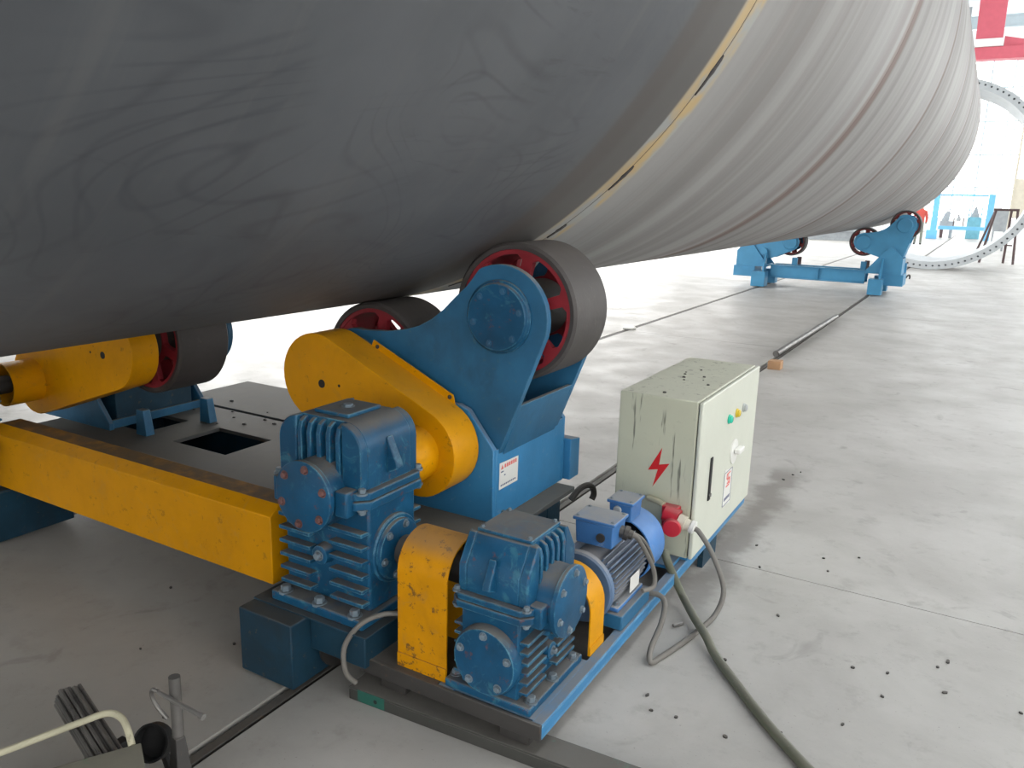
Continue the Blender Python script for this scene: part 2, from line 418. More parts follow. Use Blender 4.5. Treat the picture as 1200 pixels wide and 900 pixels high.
opsS = [(-7 + k * 11.5, -7 + k * 11.5 + 9.5, 1.2, 7.5) for k in range(6)]
wall_with_openings('wall_right', 'x', X1, X1 + .3, Y0, Y1, ZR, opsS)
for o in opsS: glazed('x', X1 + .15, o, 3, 2, 'pane_side')
opsL = [(o[0], o[1], .25, 5.2) for o in opsS[1:]]
wall_with_openings('wall_left', 'x', X0 - .3, X0, Y0, Y1, ZR, opsL)
for o in opsL: glazed('x', X0 - .15, o, 3, 2, 'pane_left')
opsF = [(X0 + .8 + k * 5.6, X0 + .8 + k * 5.6 + 4.8, 1.2, 7.5) for k in range(3)]
wall_with_openings('wall_front', 'y', Y0 - .3, Y0, X0, X1, ZR, opsF)
for o in opsF: glazed('y', Y0 - .15, o, 2, 2, 'pane_front')
opsR = [(2.2, 4.4, 1 + k * 12, 10 + k * 12) for k in range(5)]
m = MB().prism([(X0, Y0), (X1, Y0), (X1, Y1), (X0, Y1)], 'z', ZR, ZR + .2, [[(o[0], o[2]), (o[0], o[3]), (o[1], o[3]), (o[1], o[2])] for o in opsR])
struct('ceiling', m, 'roof_sheet')
for o in opsR: glazed('z', ZR + .1, o, 1, 3, 'pane_roof')
for k, y in enumerate((12, 24, 36, 48, 56)):
    struct('trim_%d' % (k + 1), MB().box(X0, X1, y - .15, y + .15, 11.7, 12.2).box(X0, X1, y - .2, y + .2, 12.2, 12.3).box(X0, X1, y - .2, y + .2, 11.6, 11.7), 'wall_trim')

# ------------------------------------------------------------------ rails let into the floor
for x, lab in ((-1.776, 'dark steel rail set flush in the floor below the drive gearbox side'), (-3.78, 'dark steel rail set in the floor along the far side of the tube')):
    r = thing('floor_rail', lab, 'rail', (x, 8, -.13), 'rails the roller stands travel on')
    part('rail_head', MB().box(x - .017, x + .017, -6, 55, -.05, -.004), 'dark_steel', r, .003)
    part('rail_foot', MB().box(x - .031, x + .031, -6, 55, -.13, -.05), 'black', r)

# ------------------------------------------------------------------ the big tube
tb = thing('steel_tube', 'huge dark grey rolled steel tube lying on the blue roller stands', 'tube', (TX, 9, TZ - TR))
ys = [-1.6, 2.935, 5.85, 8.8, 11.7, 14.6, 17.4, 20.1]
for i, (a, b) in enumerate(zip(ys, ys[1:])):
    g = .004
    part('shell_course', MB().lathe((TX, 0, TZ), (0, 1, 0), [(a + g, TR - .002), (a + g * 3, TR), (b - g * 3, TR), (b - g, TR - .002), (b - g, TR - .03), (a + g, TR - .03)], 256, True),
         'mill_scale' if i == 0 else 'brushed_plate', tb, label='dark mill scale shell course' if i == 0 else 'lighter brushed shell course')
for i, y in enumerate(ys[1:-1]):
    part('weld_seam', MB().lathe((TX, 0, TZ), (0, 1, 0), [(y - .005, TR - .012), (y - .003, TR - .0025), (y + .003, TR - .0025), (y + .005, TR - .012)], 256, True), 'weld_gouge' if i == 0 else 'brushed_plate', tb)
for ang, half in ((-35.6, 2.0), (-47.6, 1.7), (-56.2, 1.3), (-24.0, 1.5), (-12.0, 1.4), (-70, 1.2)):
    mb = MB(); vs_ = []; n = 10
    for k in range(n + 1):
        t = -1 + 2 * k / n; a = math.radians(ang + half * t); wd = .002 + .024 * (max(0, 1 - abs((t - .55) / (1.56 if t < .55 else .46)) ** 1.4)) * (1 + .25 * math.sin(9 * t))
        for sgn, rr in ((-1, TR - .004), (-.6, TR + .0022), (.6, TR + .0022), (1, TR - .004)):
            vs_.append((TX + rr * math.cos(a), 2.937 + wd * sgn, TZ + rr * math.sin(a)))
    fs = [(k * 4 + j, k * 4 + j + 1, k * 4 + j + 5, k * 4 + j + 4) for k in range(n) for j in range(3)]
    part('tack_weld', mb.add(vs_, fs), 'weld_gouge', tb, label='dark open tack weld gap')

# ------------------------------------------------------------------ roller bogie
def web(cx, cz, ya, yb):
    holes = []
    for k in range(6):
        mid = 47 + 60 * k
        holes.append(arc(cx, cz, .216, mid - 18, mid + 18, 6) + arc(cx, cz, .200, mid + 23.5, mid + 23.5, 1)[:1] + arc(cx, cz, .135, mid + 21, mid + 21, 1)[:1] + arc(cx, cz, .12, mid + 16, mid - 16, 4) + arc(cx, cz, .135, mid - 21, mid - 21, 1)[:1] + arc(cx, cz, .200, mid - 23.5, mid - 23.5, 1)[:1])
    return MB().prism(arc(cx, cz, .2335, 0, 360 - 7.5, 47), 'y', ya, yb, holes)
HUBS = [(-1.495, 1.178), (-2.175, .897)]
def bogie(label, group, far=False, hubcol='blue'):
    b = thing('roller_bogie', label, 'bogie', (-1.69, 2.70, .60), group)
    bl = 'blue_far' if far else 'blue'
    h1, h2 = HUBS
    out = arc(h1[0], h1[1] - .012, .197, -14, 118, 16) + [(-1.64, 1.275), (-1.693, 1.228), (-1.745, 1.178), (-1.80, 1.136), (-1.86, 1.104), (-1.93, 1.082), (-2.02, 1.066)] \
        + arc(h2[0], h2[1], .165, 78, 250, 14) + [(-1.84, .59), (-1.60, .56), (-1.508, .60), (-1.484, .655)]
    part('side_plate', MB().prism(out, 'y', 2.47, 2.50), bl, b, .003)
    part('side_plate', MB().prism(out, 'y', 2.925, 2.955), bl, b, .003)
    part('cross_plate', MB().hexa([(-1.52, 2.50, .60), (-1.50, 2.50, .60), (-1.50, 2.925, .60), (-1.52, 2.925, .60), (-1.432, 2.50, .845), (-1.412, 2.50, .845), (-1.412, 2.925, .845), (-1.432, 2.925, .845)]), bl, b, .002)
    part('pivot_pin', MB().cyl((-1.69, 2.415, .72), (-1.69, 3.045, .72), .07, n=28), bl, b)
    for hx, hz in HUBS:
        cap = part('hub_cap', MB().lathe((hx, 2.47, hz - .004), (0, -1, 0), [(0, .135), (.010, .135), (.014, .131), (.016, .126), (.024, .124), (.028, .120), (.028, 0)], 40), 'blue_gear' if not far else bl, b)
        if not far: bolts(cap, [(p, (0, -1, 0)) for p in circ((hx, hz - .004), .1, 6, 'y', 2.442, .25)], .009, .006, 'blue_bolt')
        part('hub_cap', MB().lathe((hx, 2.955, hz - .004), (0, 1, 0), [(0, .135), (.014, .131), (.028, .120), (.028, 0)], 40), bl, b)
        w = part('wheel_rim', web(hx, hz, 2.582, 2.612), 'red_far' if far else 'red_rim', b, .004)
        part('rim_band', MB().lathe((hx, 0, hz), (0, 1, 0), [(2.577, .218), (2.577, .234), (2.843, .234), (2.843, .218)], 64, True), 'red_far' if far else 'red_rim', w)
        part('back_web', web(hx, hz, 2.806, 2.836), 'red_far' if far else 'red_rim', w)
        part('hub', MB().cyl((hx, 2.52, hz), (hx, 2.90, hz), .112, n=40), 'dark_steel', w)
        part('tyre', MB().lathe((hx, 0, hz), (0, 1, 0), [(2.572, .2345), (2.570, .250), (2.580, .26), (2.840, .26), (2.85, .250), (2.848, .2345)], 96, True), 'rubber', w)
    return b
paint('blue_bolt', (.03, .12, .23), .35, .7, (.2, .08, .05), .3, .2, .3)

# ------------------------------------------------------------------ pedestal plates that carry a bogie (parts of a stand)
def pedestal(root, mat, hook=True):
    fp = [(-2.10, .385), (-1.485, .385), (-1.485, .675), (-1.60, .815), (-1.64, .83), (-1.74, .83), (-1.80, .80), (-2.10, .42)]
    part('pedestal_plate', MB().prism(fp, 'y', 2.43, 2.455), mat, root, .003)
    part('pedestal_plate', MB().prism(fp, 'y', 3.0, 3.025), mat, root, .003)
    part('pedestal_side', MB().box(-1.505, -1.4851, 2.4555, 2.9995, .386, .672), mat, root, .002)
    part('pedestal_side', MB().box(-2.085, -2.065, 2.4555, 2.9995, .386, .43), mat, root, .002)
    part('stop_block', MB().hexa([(-1.60, 3.03, .386), (-1.455, 3.03, .386), (-1.455, 3.12, .386), (-1.60, 3.12, .386), (-1.60, 3.03, .575), (-1.455, 3.03, .575), (-1.455, 3.12, .56), (-1.60, 3.12, .56)]), mat, root, .003)
    if hook:
        part('tow_hook', MB().sweep([(-1.44, 3.02, .30), (-1.42, 3.06, .34), (-1.40, 3.10, .352), (-1.39, 3.135, .335), (-1.385, 3.145, .30), (-1.39, 3.135, .275)], .014, 10, 4), 'dark_steel', root)

# ------------------------------------------------------------------ near powered stand
st = thing('roller_stand', 'blue powered roller stand with flat dirty deck and square cut outs', 'roller stand', (TX, 2.5, 0))
paint('deck', (.10, .105, .105), .6, .75, (.16, .12, .08), .3, 1.0, .4, dustcol=(.135, .128, .112))
hole = lambda a, b, c, d: [(a, c), (b, c), (b, d), (a, d)]
part('deck_plate', MB().prism(hole(-4.16, -1.40, 2.09, 2.972), 'z', .365, .385, [hole(-3.335, -2.955, 2.42, 2.705), hole(-3.90, -3.575, 2.44, 2.70), hole(-2.62, -2.25, 2.42, 2.70)]), 'deck', st, .002)
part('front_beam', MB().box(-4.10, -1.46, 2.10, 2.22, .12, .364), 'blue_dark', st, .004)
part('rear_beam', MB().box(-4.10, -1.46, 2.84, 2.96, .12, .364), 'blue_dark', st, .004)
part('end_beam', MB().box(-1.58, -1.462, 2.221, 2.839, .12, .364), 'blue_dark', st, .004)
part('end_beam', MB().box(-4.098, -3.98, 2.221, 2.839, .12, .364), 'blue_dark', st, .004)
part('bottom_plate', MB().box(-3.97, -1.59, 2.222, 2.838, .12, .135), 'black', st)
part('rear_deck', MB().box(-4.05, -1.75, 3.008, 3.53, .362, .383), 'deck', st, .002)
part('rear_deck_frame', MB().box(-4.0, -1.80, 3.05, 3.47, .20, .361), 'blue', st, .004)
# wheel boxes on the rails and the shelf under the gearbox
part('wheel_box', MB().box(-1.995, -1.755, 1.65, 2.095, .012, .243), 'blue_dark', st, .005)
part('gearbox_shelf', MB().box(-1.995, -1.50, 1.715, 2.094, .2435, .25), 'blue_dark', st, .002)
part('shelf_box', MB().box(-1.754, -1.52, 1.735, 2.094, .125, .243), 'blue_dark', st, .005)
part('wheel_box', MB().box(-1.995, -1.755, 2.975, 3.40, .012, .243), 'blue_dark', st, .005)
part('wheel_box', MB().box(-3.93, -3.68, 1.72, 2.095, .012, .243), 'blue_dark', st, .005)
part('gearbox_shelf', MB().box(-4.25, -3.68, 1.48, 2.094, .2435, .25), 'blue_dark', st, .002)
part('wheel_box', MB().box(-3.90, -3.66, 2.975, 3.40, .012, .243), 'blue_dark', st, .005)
for x in (-1.776, -3.78):
    for y in (1.87, 3.2): part('travel_wheel', MB().cyl((x - .03, y, .10), (x + .03, y, .10), .098, n=28), 'dark_steel', st)
pedestal(st, 'blue_bright')
XF.append(MIRROR @ T((.27, -.08, 0))); pedestal(st, 'blue', False); part('pedestal_core', MB().box(-2.06, -1.52, 2.5, 2.96, .386, .62), 'blue_dark', st, .004); XF.pop()
for x, y in ((-3.535, 2.415), (-3.475, 2.75)):
    part('stub', MB().hexa([(x - .04, y - .025, .3855), (x + .04, y - .025, .3855), (x + .04, y + .025, .3855), (x - .04, y + .025, .3855), (x - .034, y - .02, .515), (x + .022, y - .02, .515), (x + .022, y + .02, .515), (x - .034, y + .02, .515)]), 'blue', st, .003)
# rating plate riveted to the pedestal
npm = part('rating_plate', MB().prism([(2.475, .506), (2.615, .505), (2.617, .607), (2.477, .612)], 'x', -1.4849, -1.4835), 'white', st, label='small white rating plate with faded red heading')
ink = MB(); ink.prism([(2.485, .585), (2.505, .585), (2.495, .603)], 'x', -1.4834, -1.4828)
for k in range(6): ink.box(-1.4834, -1.4828, 2.512 + k * .016, 2.523 + k * .016, .586, .601)
part('heading', ink, 'ink_red', npm)
ink = MB()
for a, b, z in ((2.485, 2.505, .572), (2.51, 2.52, .555)): ink.box(-1.4834, -1.4828, a, b, z, z + .005)
for k in range(9): ink.box(-1.4834, -1.4828, 2.485 + k * .013, 2.494 + k * .013, .517, .523)
part('small_print', ink, 'ink', npm)

bogie('blue bogie with two red spoked rollers beside the yellow chain guard', 'near roller bogies')
XF.append(MIRROR @ T((0, -.225, 0)))
bogie('bogie with one dark roller half hidden under the tube beside the farther yellow chain guard', 'near roller bogies')
XF.pop()

# ------------------------------------------------------------------ yellow chain guards
def lobes(a, ra, b, rb, n=18):
    """outline around two circles (x,z), counter-clockwise"""
    ax, az = a; bx, bz = b; d = math.hypot(bx - ax, bz - az); th = math.degrees(math.atan2(bz - az, bx - ax)); al = math.degrees(math.acos((ra - rb) / d))
    return arc(ax, az, ra, th + al, th + 360 - al, n) + arc(bx, bz, rb, th - al, th + al, n)
def chain_guard(big, small, y0, y1, label, tube_from, flange=True):
    g = thing('chain_guard', label, 'guard', (small[0], (y0 + y1) / 2, small[1] - .17), 'yellow chain guards')
    o = lobes(big, .176, small, .172) if big[0] < small[0] else lobes(big, .176, small, .172)
    part('cover', MB().prism(o, 'y', y0, y1), 'yellow', g, .003, 25)
    part('shaft_sleeve', MB().lathe((small[0], tube_from, small[1]), (0, 1, 0), [(0, .098), (0, .104), (y0 - tube_from, .104), (y0 - tube_from, .098)], 40, True), 'yellow', g)
    h = ((big[0] * .94 + small[0] * .06), big[1] - .02)
    part('peep_hole', MB().lathe((h[0], y0, h[1]), (0, -1, 0), [(-.004, .0), (.0008, .0), (.0008, .017), (-.004, .017)], 20), 'black', g, label='dark round peep hole')
    part('peep_hole', MB().lathe((h[0] + .09 * (1 if small[0] > big[0] else -1), y0, h[1] + .004), (0, -1, 0), [(-.004, .0), (.0008, .0), (.0008, .006), (-.004, .006)], 12), 'black', g)
    if flange:
        d = Vector((small[0] - big[0], 0, small[1] - big[1])); L = d.length; d.normalize(); nrm = Vector((-d.z, 0, d.x))
        if nrm.z < 0: nrm = -nrm
        p = Vector((big[0], y1, big[1])); a = p + d * .09 + nrm * .172; b = p + d * (L - .0) + nrm * .172
        fl_ = [a - nrm * .01, b - nrm * .01, b + nrm * .028 - d * .03, a + nrm * .028 + d * .0]
        part('fixing_flange', MB().prism([(q.x, q.z) for q in fl_], 'y', y1 - .004, y1 + .002), 'yellow', g)
        bolts(g, [((p + d * t * L + nrm * .186 + Vector((0, -.006, 0))), (0, -1, 0)) for t in (.22, .93)], .006, .005, 'dark_steel')
    return g
chain_guard((-2.205, .888), (-1.715, .672), 2.26, 2.42, 'yellow chain guard between the tall gearbox and the red spoked rollers', 2.10)
chain_guard((-3.315, .882), (-3.93, .672), 2.11, 2.243, 'yellow chain guard with sleeve peeking out below the tube', 1.96, False)

# ------------------------------------------------------------------ gearboxes
def gearbox(origin, rot, D, label, shelf=False):
    """local frame: origin at the middle of the foot, output shaft along y (cover at -y), worm along x (input at +x)"""
    XF.append(T(origin) @ Matrix.Rotation(rot, 4, 'Z'))
    g = thing('worm_gearbox', label, 'gearbox', (0, 0, 0), 'blue worm gearboxes')
    a, b, zs, zt, zw = D['a'], D['b'], D['zs'], D['zt'], D['zw']; s = D['s']; ft = .034 * s
    B = 'blue_gear'
    part('foot', MB().box(-a - .018 * s, a + .018 * s, -b - .05 * s, b + .05 * s, 0, ft), B, g, .006 * s)
    bolts(g, [((sx * (a - .03 * s), sy * (b + .028 * s), ft), (0, 0, 1)) for sx in (-1, 1) for sy in (-1, 1)] + [((0, -(b + .028 * s), ft), (0, 0, 1))], .017 * s, .022 * s)
    part('body', MB().box(-a, a, -b + .012 * s, b - .012 * s, ft, zs - .02 * s), B, g, .008 * s)
    nf = 6                                                       # cooling fins on both long faces
    for sy in (-1, 1):
        y0 = sy * (b - .014 * s); y1 = sy * (b + .024 * s)
        for k in range(nf):
            z = ft + .028 * s + (zs - .12 * s - ft) * k / (nf - .4)
            for x0, x1 in ((-a + .004, -.042 * s), (.042 * s, a - .002)):
                part('fin', MB().hexa([(x0, min(y0, y1), z), (x1, min(y0, y1), z), (x1, max(y0, y1), z), (x0, max(y0, y1), z), (x0, min(y0, y1), z + .013 * s), (x1, min(y0, y1), z + .013 * s), (x1, max(y0, y1), z + .010 * s), (x0, max(y0, y1), z + .010 * s)]), B, g, .002)
        pl = part('plug_boss', MB().lathe((0, sy * (b - .014 * s), zw - .02 * s), (0, sy, 0), [(0, .036 * s), (.035 * s, .032 * s), (.038 * s, .024 * s), (.038 * s, 0)], 20), B, g)
        bolts(pl, [((0, sy * (b + .024 * s), zw - .02 * s), (0, sy, 0))], .013 * s, .016 * s, name='plug')
    # split flange, two layers
    for z0, z1, e in ((zs - .030 * s, zs - .002 * s, 0), (zs + .001, zs + .026 * s, .004 * s)):
        w, d = a + .020 * s - e, b + .034 * s - e; c = .035 * s
        part('split_flange', MB().prism([(-w + c, -d), (w - c, -d), (w, -d + c), (w, d - c), (w - c, d), (-w + c, d), (-w, d - c), (-w, -d + c)], 'z', z0, z1), B, g, .004 * s)
    bolts(g, [((sx * (a - .005 * s), sy * (b + .012 * s), zs + .026 * s), (0, 0, 1)) for sx in (-1, 1) for sy in (-1, 1)], .012 * s, .016 * s)
    bolts(g, [((sx * (a - .005 * s), sy * (b + .012 * s), zs - .030 * s), (0, 0, -1)) for sx in (-1, 1) for sy in (-1, 1)], .012 * s, .014 * s)
    # boss blocks beside the cover
    for sx in (-1, 1):
        part('flange_boss', MB().box(sx * (a * .58), sx * (a * .86), -b - .060 * s, -b + .02 * s, zs - .050 * s, zs + .034 * s), B, g, .006 * s)
    # cap
    c = .062 * s if D['round'] else .075 * s
    if D['round']:
        R = .085 * s
        prof = [(-a + .008, zs + .026 * s), (a - .008, zs + .026 * s)] + arc(a - .008 - R, zt - R, R, 0, 90, 8) + arc(-a + .008 + R, zt - R, R, 90, 180, 8)
    else:
        prof = [(-a + .008, zs + .026 * s), (a - .008, zs + .026 * s), (a - .008, zt - .105 * s), (a * .60, zt), (-a * .60, zt), (-a + .008, zt - .105 * s)]
    bi = b - .022 * s
    part('cap', MB().prism(prof, 'y', -bi, bi), B, g, .006 * s)
    top = lambda x: zt - .004 if abs(x) < a * .55 else zt - .03 * s
    for sy in (-1, 1):
        for sx in (-1, 1):                                       # thick cheeks at both ends of the face
            ch = [(sx * q[0], q[1]) for q in prof if q[0] > a * .5]
            x_in = a * .52
            poly = [(sx * x_in, zs + .026 * s), (sx * (a - .008), zs + .026 * s)] + ([(sx * q[0], q[1]) for q in prof[2:] if q[0] >= x_in]) + [(sx * x_in, zt)]
            part('cap_cheek', MB().prism(poly, 'y', sy * (bi - .002), sy * (bi + .032 * s)) if sy > 0 else MB().prism(poly, 'y', -(bi + .032 * s), -(bi - .002)), B, g, .005 * s)
        for k in range(5):                                       # upright ribs between the cheeks
            x = a * (-.44 + .22 * k)
            pr = [(sy * (bi - .002), zs + .03 * s), (sy * (bi + .034 * s), zs + .03 * s), (sy * (bi + .034 * s), zt - .045 * s), (sy * (bi + .026 * s), zt - .018 * s), (sy * (bi + .008 * s), zt - .006 * s), (sy * (bi - .002), zt - .005 * s)]
            part('rib', MB().prism(pr, 'x', x - .0085 * s, x + .0085 * s), B, g, .003)
    for sx in (-1, 1):                                           # gusset lug on the end faces
        part('lug', MB().prism([(sx * (a - .01), zs + .055 * s), (sx * (a + .034 * s), zs + .075 * s), (sx * (a + .030 * s), zs + .095 * s), (sx * (a - .010), zt - .055 * s)], 'y', -.016 * s, .016 * s), B, g, .004 * s)
    lw, ld = (.40, .62) if D['round'] else (.56, .86)
    lid = part('inspection_lid', MB().box(-a * lw, a * lw, -b * ld, b * ld, zt, zt + .014 * s), B, g, .004 * s)
    bolts(lid, [((0, 0, zt + .014 * s), (0, 0, 1))] if D['round'] else [((sx * a * .49, sy * b * .74, zt + .014 * s), (0, 0, 1)) for sx in (-1, 1) for sy in (-1, 1)], (.016 if D['round'] else .007) * s, .009 * s)
    # output bearing housing, cover at -y
    r = D['rout']; yf = -D['yout']
    part('bearing_housing', MB().lathe((0, -b + .02 * s, zs), (0, -1, 0), [(0, r * .97), (-yf - b + .02 * s - .018 * s, r * .93), (-yf - b + .02 * s - .018 * s, 0)], 44), B, g)
    cov = part('bearing_cover', MB().lathe((0, yf, zs), (0, 1, 0), [(0, 0), (0, r - .006), (.004, r), (.016 * s + .004, r), (.016 * s + .004, 0)], 48), B, g)
    bolts(cov, [(p, (0, -1, 0)) for p in circ((0, zs), r * .80, 6, 'y', yf, .35)], .0105 * max(s, .85), .010, D['bolt'])
    part('bearing_housing', MB().lathe((0, b - .02 * s, zs), (0, 1, 0), [(0, r * .95), (.05 * s, r * .9), (.05 * s, 0)], 44), B, g)
    part('output_shaft', MB().cyl((0, b, zs), (0, b + .16 * s, zs), .035 * s + .008, n=24), 'dark_steel', g)
    # worm: end cover at -x, input flange at +x
    rw = D['rworm']
    cv = part('worm_cover', MB().lathe((-a + .006, 0, zw), (-1, 0, 0), [(0, rw), (D['xw'] - a - .01, rw), (D['xw'] - a, rw - .006), (D['xw'] - a, 0)], 48), B, g)
    bolts(cv, [((-D['xw'] - .006 + .012, p[1], p[2]), (-1, 0, 0)) for p in circ((0, zw), rw * .78, 5, 'x', 0, .3)], .011 * max(s, .85), .010)
    fl2 = part('worm_flange', MB().lathe((a - .004, 0, zw), (1, 0, 0), [(0, D['rfl']), (.016, D['rfl']), (.020, D['rfl'] - .004), (.020, D['rfl'] * .88), (.034, D['rfl'] * .86), (.036, D['rfl'] * .80), (.036, 0)], 48), B, g)
    bolts(fl2, [((a + .032, p[1], p[2]), (1, 0, 0)) for p in circ((0, zw), D['rfl'] * .72, 6, 'x', 0, .2)], .010 * max(s, .85), .009)
    part('worm_shaft', MB().cyl((a, 0, zw), (a + .10, 0, zw), .024, n=20), 'steel', g)
    if shelf: pass
    XF.pop(); return g
G1 = dict(a=.182, b=.13, zs=.422, zt=.655, zw=.22, s=1.0, round=True, rout=.116, yout=.22, rworm=.10, xw=.20, rfl=.116, bolt='bolt_red')
G2 = dict(a=.158, b=.108, zs=.300, zt=.488, zw=.138, s=.80, round=False, rout=.108, yout=.185, rworm=.107, xw=.197, rfl=.088, bolt='bolt')
gearbox((-1.735, 1.92, .25), 0, G1, 'tall blue worm gearbox standing at the end of the long yellow shaft guard')
gearbox((-1.092, 1.945, .15), PI / 2, G2, 'smaller blue worm gearbox between two yellow coupling guards')
gearbox((-3.93, 1.70, .25), 0, dict(G1, xw=.2), 'dark blue gearbox at the farther end of the long yellow shaft guard')

# ------------------------------------------------------------------ long yellow shaft guard
sg = thing('shaft_guard', 'long yellow box guard over the cross shaft, dusty brown top', 'guard', (-2.9, 1.9, .25))
part('guard_box', MB().prism([(1.795, .262), (2.025, .262), (2.025, .46), (1.93, .546), (1.840, .546), (1.795, .513)], 'x', -3.742, -1.985), 'yellow_beam', sg, .003)
part('cross_shaft', MB().cyl((-3.90, 1.92, .47), (-1.90, 1.92, .47), .03, n=20), 'dark_steel', sg)
for x in (-3.3, -2.5): part('guard_leg', MB().box(x - .02, x + .02, 2.0255, 2.095, .28, .33), 'blue', sg)

# ------------------------------------------------------------------ drive skid
sk = thing('drive_skid', 'low blue steel skid carrying small gearbox, motor and control cabinet', 'skid', (-1.2, 2.8, .065))
def channel_beam(x0, x1, y0, y1, z0, z1, open_x):
    m = MB(); t = .008
    m.box(x0, x1, y0, y1, z1 - t, z1); m.box(x0, x1, y0, y1, z0, z0 + t)
    return m.box(x1 - t, x1, y0, y1, z0 + t, z1 - t) if open_x < 0 else m.box(x0, x0 + t, y0, y1, z0 + t, z1 - t)
part('side_beam', channel_beam(-.934, -.900, 1.768, 3.95, .100, .149, -1), 'blue_bright', sk, .002)
part('side_beam', channel_beam(-1.26, -1.205, 1.768, 3.95, .100, .149, 1), 'blue', sk, .002)
part('front_plate', MB().box(-1.56, -.9005, 1.755, 1.7675, .100, .150), 'dark_steel', sk, .002)
part('floor_plate', MB().box(-1.2045, -.9345, 1.7685, 3.9, .102, .110), 'dark_steel', sk)
for x in (-1.45, -1.0): part('packing_block', MB().box(x - .05, x + .05, 1.785, 1.835, .0475, .0995), 'dark_steel', sk, .003)
for x in (-1.235, -.92): part('skid_foot', MB().box(x - .012, x + .012, 3.3, 3.5, 0, .0995), 'blue_dark', sk)
part('gearbox_seat', MB().box(-1.26, -.93, 1.772, 2.13, .149, .1499), 'blue_bright', sk)
part('guard_seat', MB().box(-1.56, -1.265, 1.7685, 2.09, .105, .148), 'dark_steel', sk, .002)
part('motor_seat', MB().box(-1.03, -.908, 2.355, 2.62, .1495, .205), 'blue', sk, .005)
part('motor_seat', MB().box(-1.22, -1.12, 2.355, 2.62, .1495, .205), 'blue', sk, .005)
part('cabinet_seat', MB().box(-1.24, -.895, 3.02, 3.10, .1495, .166), 'blue_bright', sk, .003)
part('cabinet_seat', MB().box(-1.24, -.895, 3.74, 3.82, .1495, .166), 'blue_bright', sk, .003)
part('cabinet_plinth', MB().box(-1.10, -.925, 2.90, 3.015, .1495, .1655), 'blue_bright', sk, .003)

# ------------------------------------------------------------------ coupling guards
def arch_guard(c, ax, half, a0, a1, zb, label, mat, w):
    g = thing('coupling_guard', label, 'guard', (c[0], c[1], zb), 'yellow coupling guards')
    t = .005; u = c[1] if ax == 'x' else c[0]; zc = c[2]
    outer = [(u - half, zb)] + [(u + half * math.cos(PI - PI * k / 16), zc + half * math.sin(PI * k / 16)) for k in range(17)] + [(u + half, zb)]
    inner = [(u + half - t, zb)] + [(u + (half - t) * math.cos(PI * k / 16), zc + (half - t) * math.sin(PI * k / 16)) for k in range(17)] + [(u - half + t, zb)]
    if ax == 'x': outer = outer; 
    part('cover', MB().prism(list(reversed(outer + inner)), ax, a0, a1), mat, g, 0, 30)
    for s in (-1, 1):
        e = u + s * half; f = MB()
        if ax == 'x': f.box(a0, a1, min(e, e + s * .004), max(e, e + s * .004), zb, zb + .045)
        else: f.box(min(e, e + s * .004), max(e, e + s * .004), a0, a1, zb, zb + .03)
        part('foot_strip', f, mat, g)
    return g
arch_guard((-1.335, 1.90, .468), 'x', .112, -1.43, -1.245, .15, 'wide yellow coupling guard between tall and small gearbox, rusty on top', 'yellow_old', 0)
arch_guard((-1.055, 2.2, .30), 'y', .118, 2.155, 2.262, .15, 'narrow yellow coupling guard in front of the blue motor', 'yellow', 0)
solo('cross_coupling', MB().cyl((-1.51, 1.92, .47), (-1.26, 1.93, .462), .05, n=28), 'dark_steel', 'dark coupling hidden under the wide yellow guard', 'coupling')
solo('motor_coupling', MB().cyl((-1.066, 2.14, .296), (-1.06, 2.30, .30), .045, n=24), 'dark_steel', 'dark coupling hidden under the narrow yellow guard', 'coupling')

# ------------------------------------------------------------------ electric motor
MXx, MZ = -1.055, .302
mo = thing('electric_motor', 'blue finned electric motor with two terminal boxes beside the cabinet', 'motor', (MXx, 2.5, .205))
ax = (0, 1, 0)
part('end_flange', MB().lathe((MXx, 2.295, MZ), ax, [(0, 0), (0, .122), (.006, .128), (.026, .128), (.032, .118), (.050, .108), (.056, 0)], 44), 'blue_motor_fin', mo)
part('housing', MB().lathe((MXx, 2.345, MZ), ax, [(0, 0), (0, .096), (.30, .096), (.30, 0)], 40), 'blue_motor_fin', mo)
for k in range(40):
    t = 2 * PI * k / 40 + .02
    if 1.05 < t < 2.1 or 4.3 < t < 5.1: continue
    d = Vector((math.cos(t), 0, math.sin(t))); p = Vector((-d.z, 0, d.x)) * .0022; c0 = Vector((MXx, 0, MZ))
    q = []
    for y in (2.352, 2.638):
        for rr, sg_ in ((.094, -1), (.094, 1), (.121, .7), (.121, -.7)): q.append(c0 + d * rr + p * sg_ + Vector((0, y, 0)))
    part('fin', MB().hexa([q[0], q[1], q[2], q[3], q[4], q[5], q[6], q[7]]), 'blue_motor_fin', mo)
part('fan_cover', MB().lathe((MXx, 2.655, MZ), ax, [(0, .126), (0, .131), (.02, .133), (.145, .131), (.165, .122), (.172, .105), (.172, 0), (.160, 0), (.158, .118), (.02, .127)], 56, True), 'blue_fan', mo)
part('fan_core', MB().cyl((MXx, 2.64, MZ), (MXx, 2.75, MZ), .10, n=28), 'black', mo)
for s in (-1, 1):
    part('motor_foot', MB().box(MXx + s * .055, MXx + s * .125, 2.37, 2.60, .2055, .222), 'blue_motor', mo, .004)
    part('foot_web', MB().box(MXx + s * .060, MXx + s * .078, 2.38, 2.59, .2225, .25), 'blue_motor', mo, .003)
    bolts(mo, [((MXx + s * .105, y, .222), (0, 0, 1)) for y in (2.40, 2.57)], .010, .012)
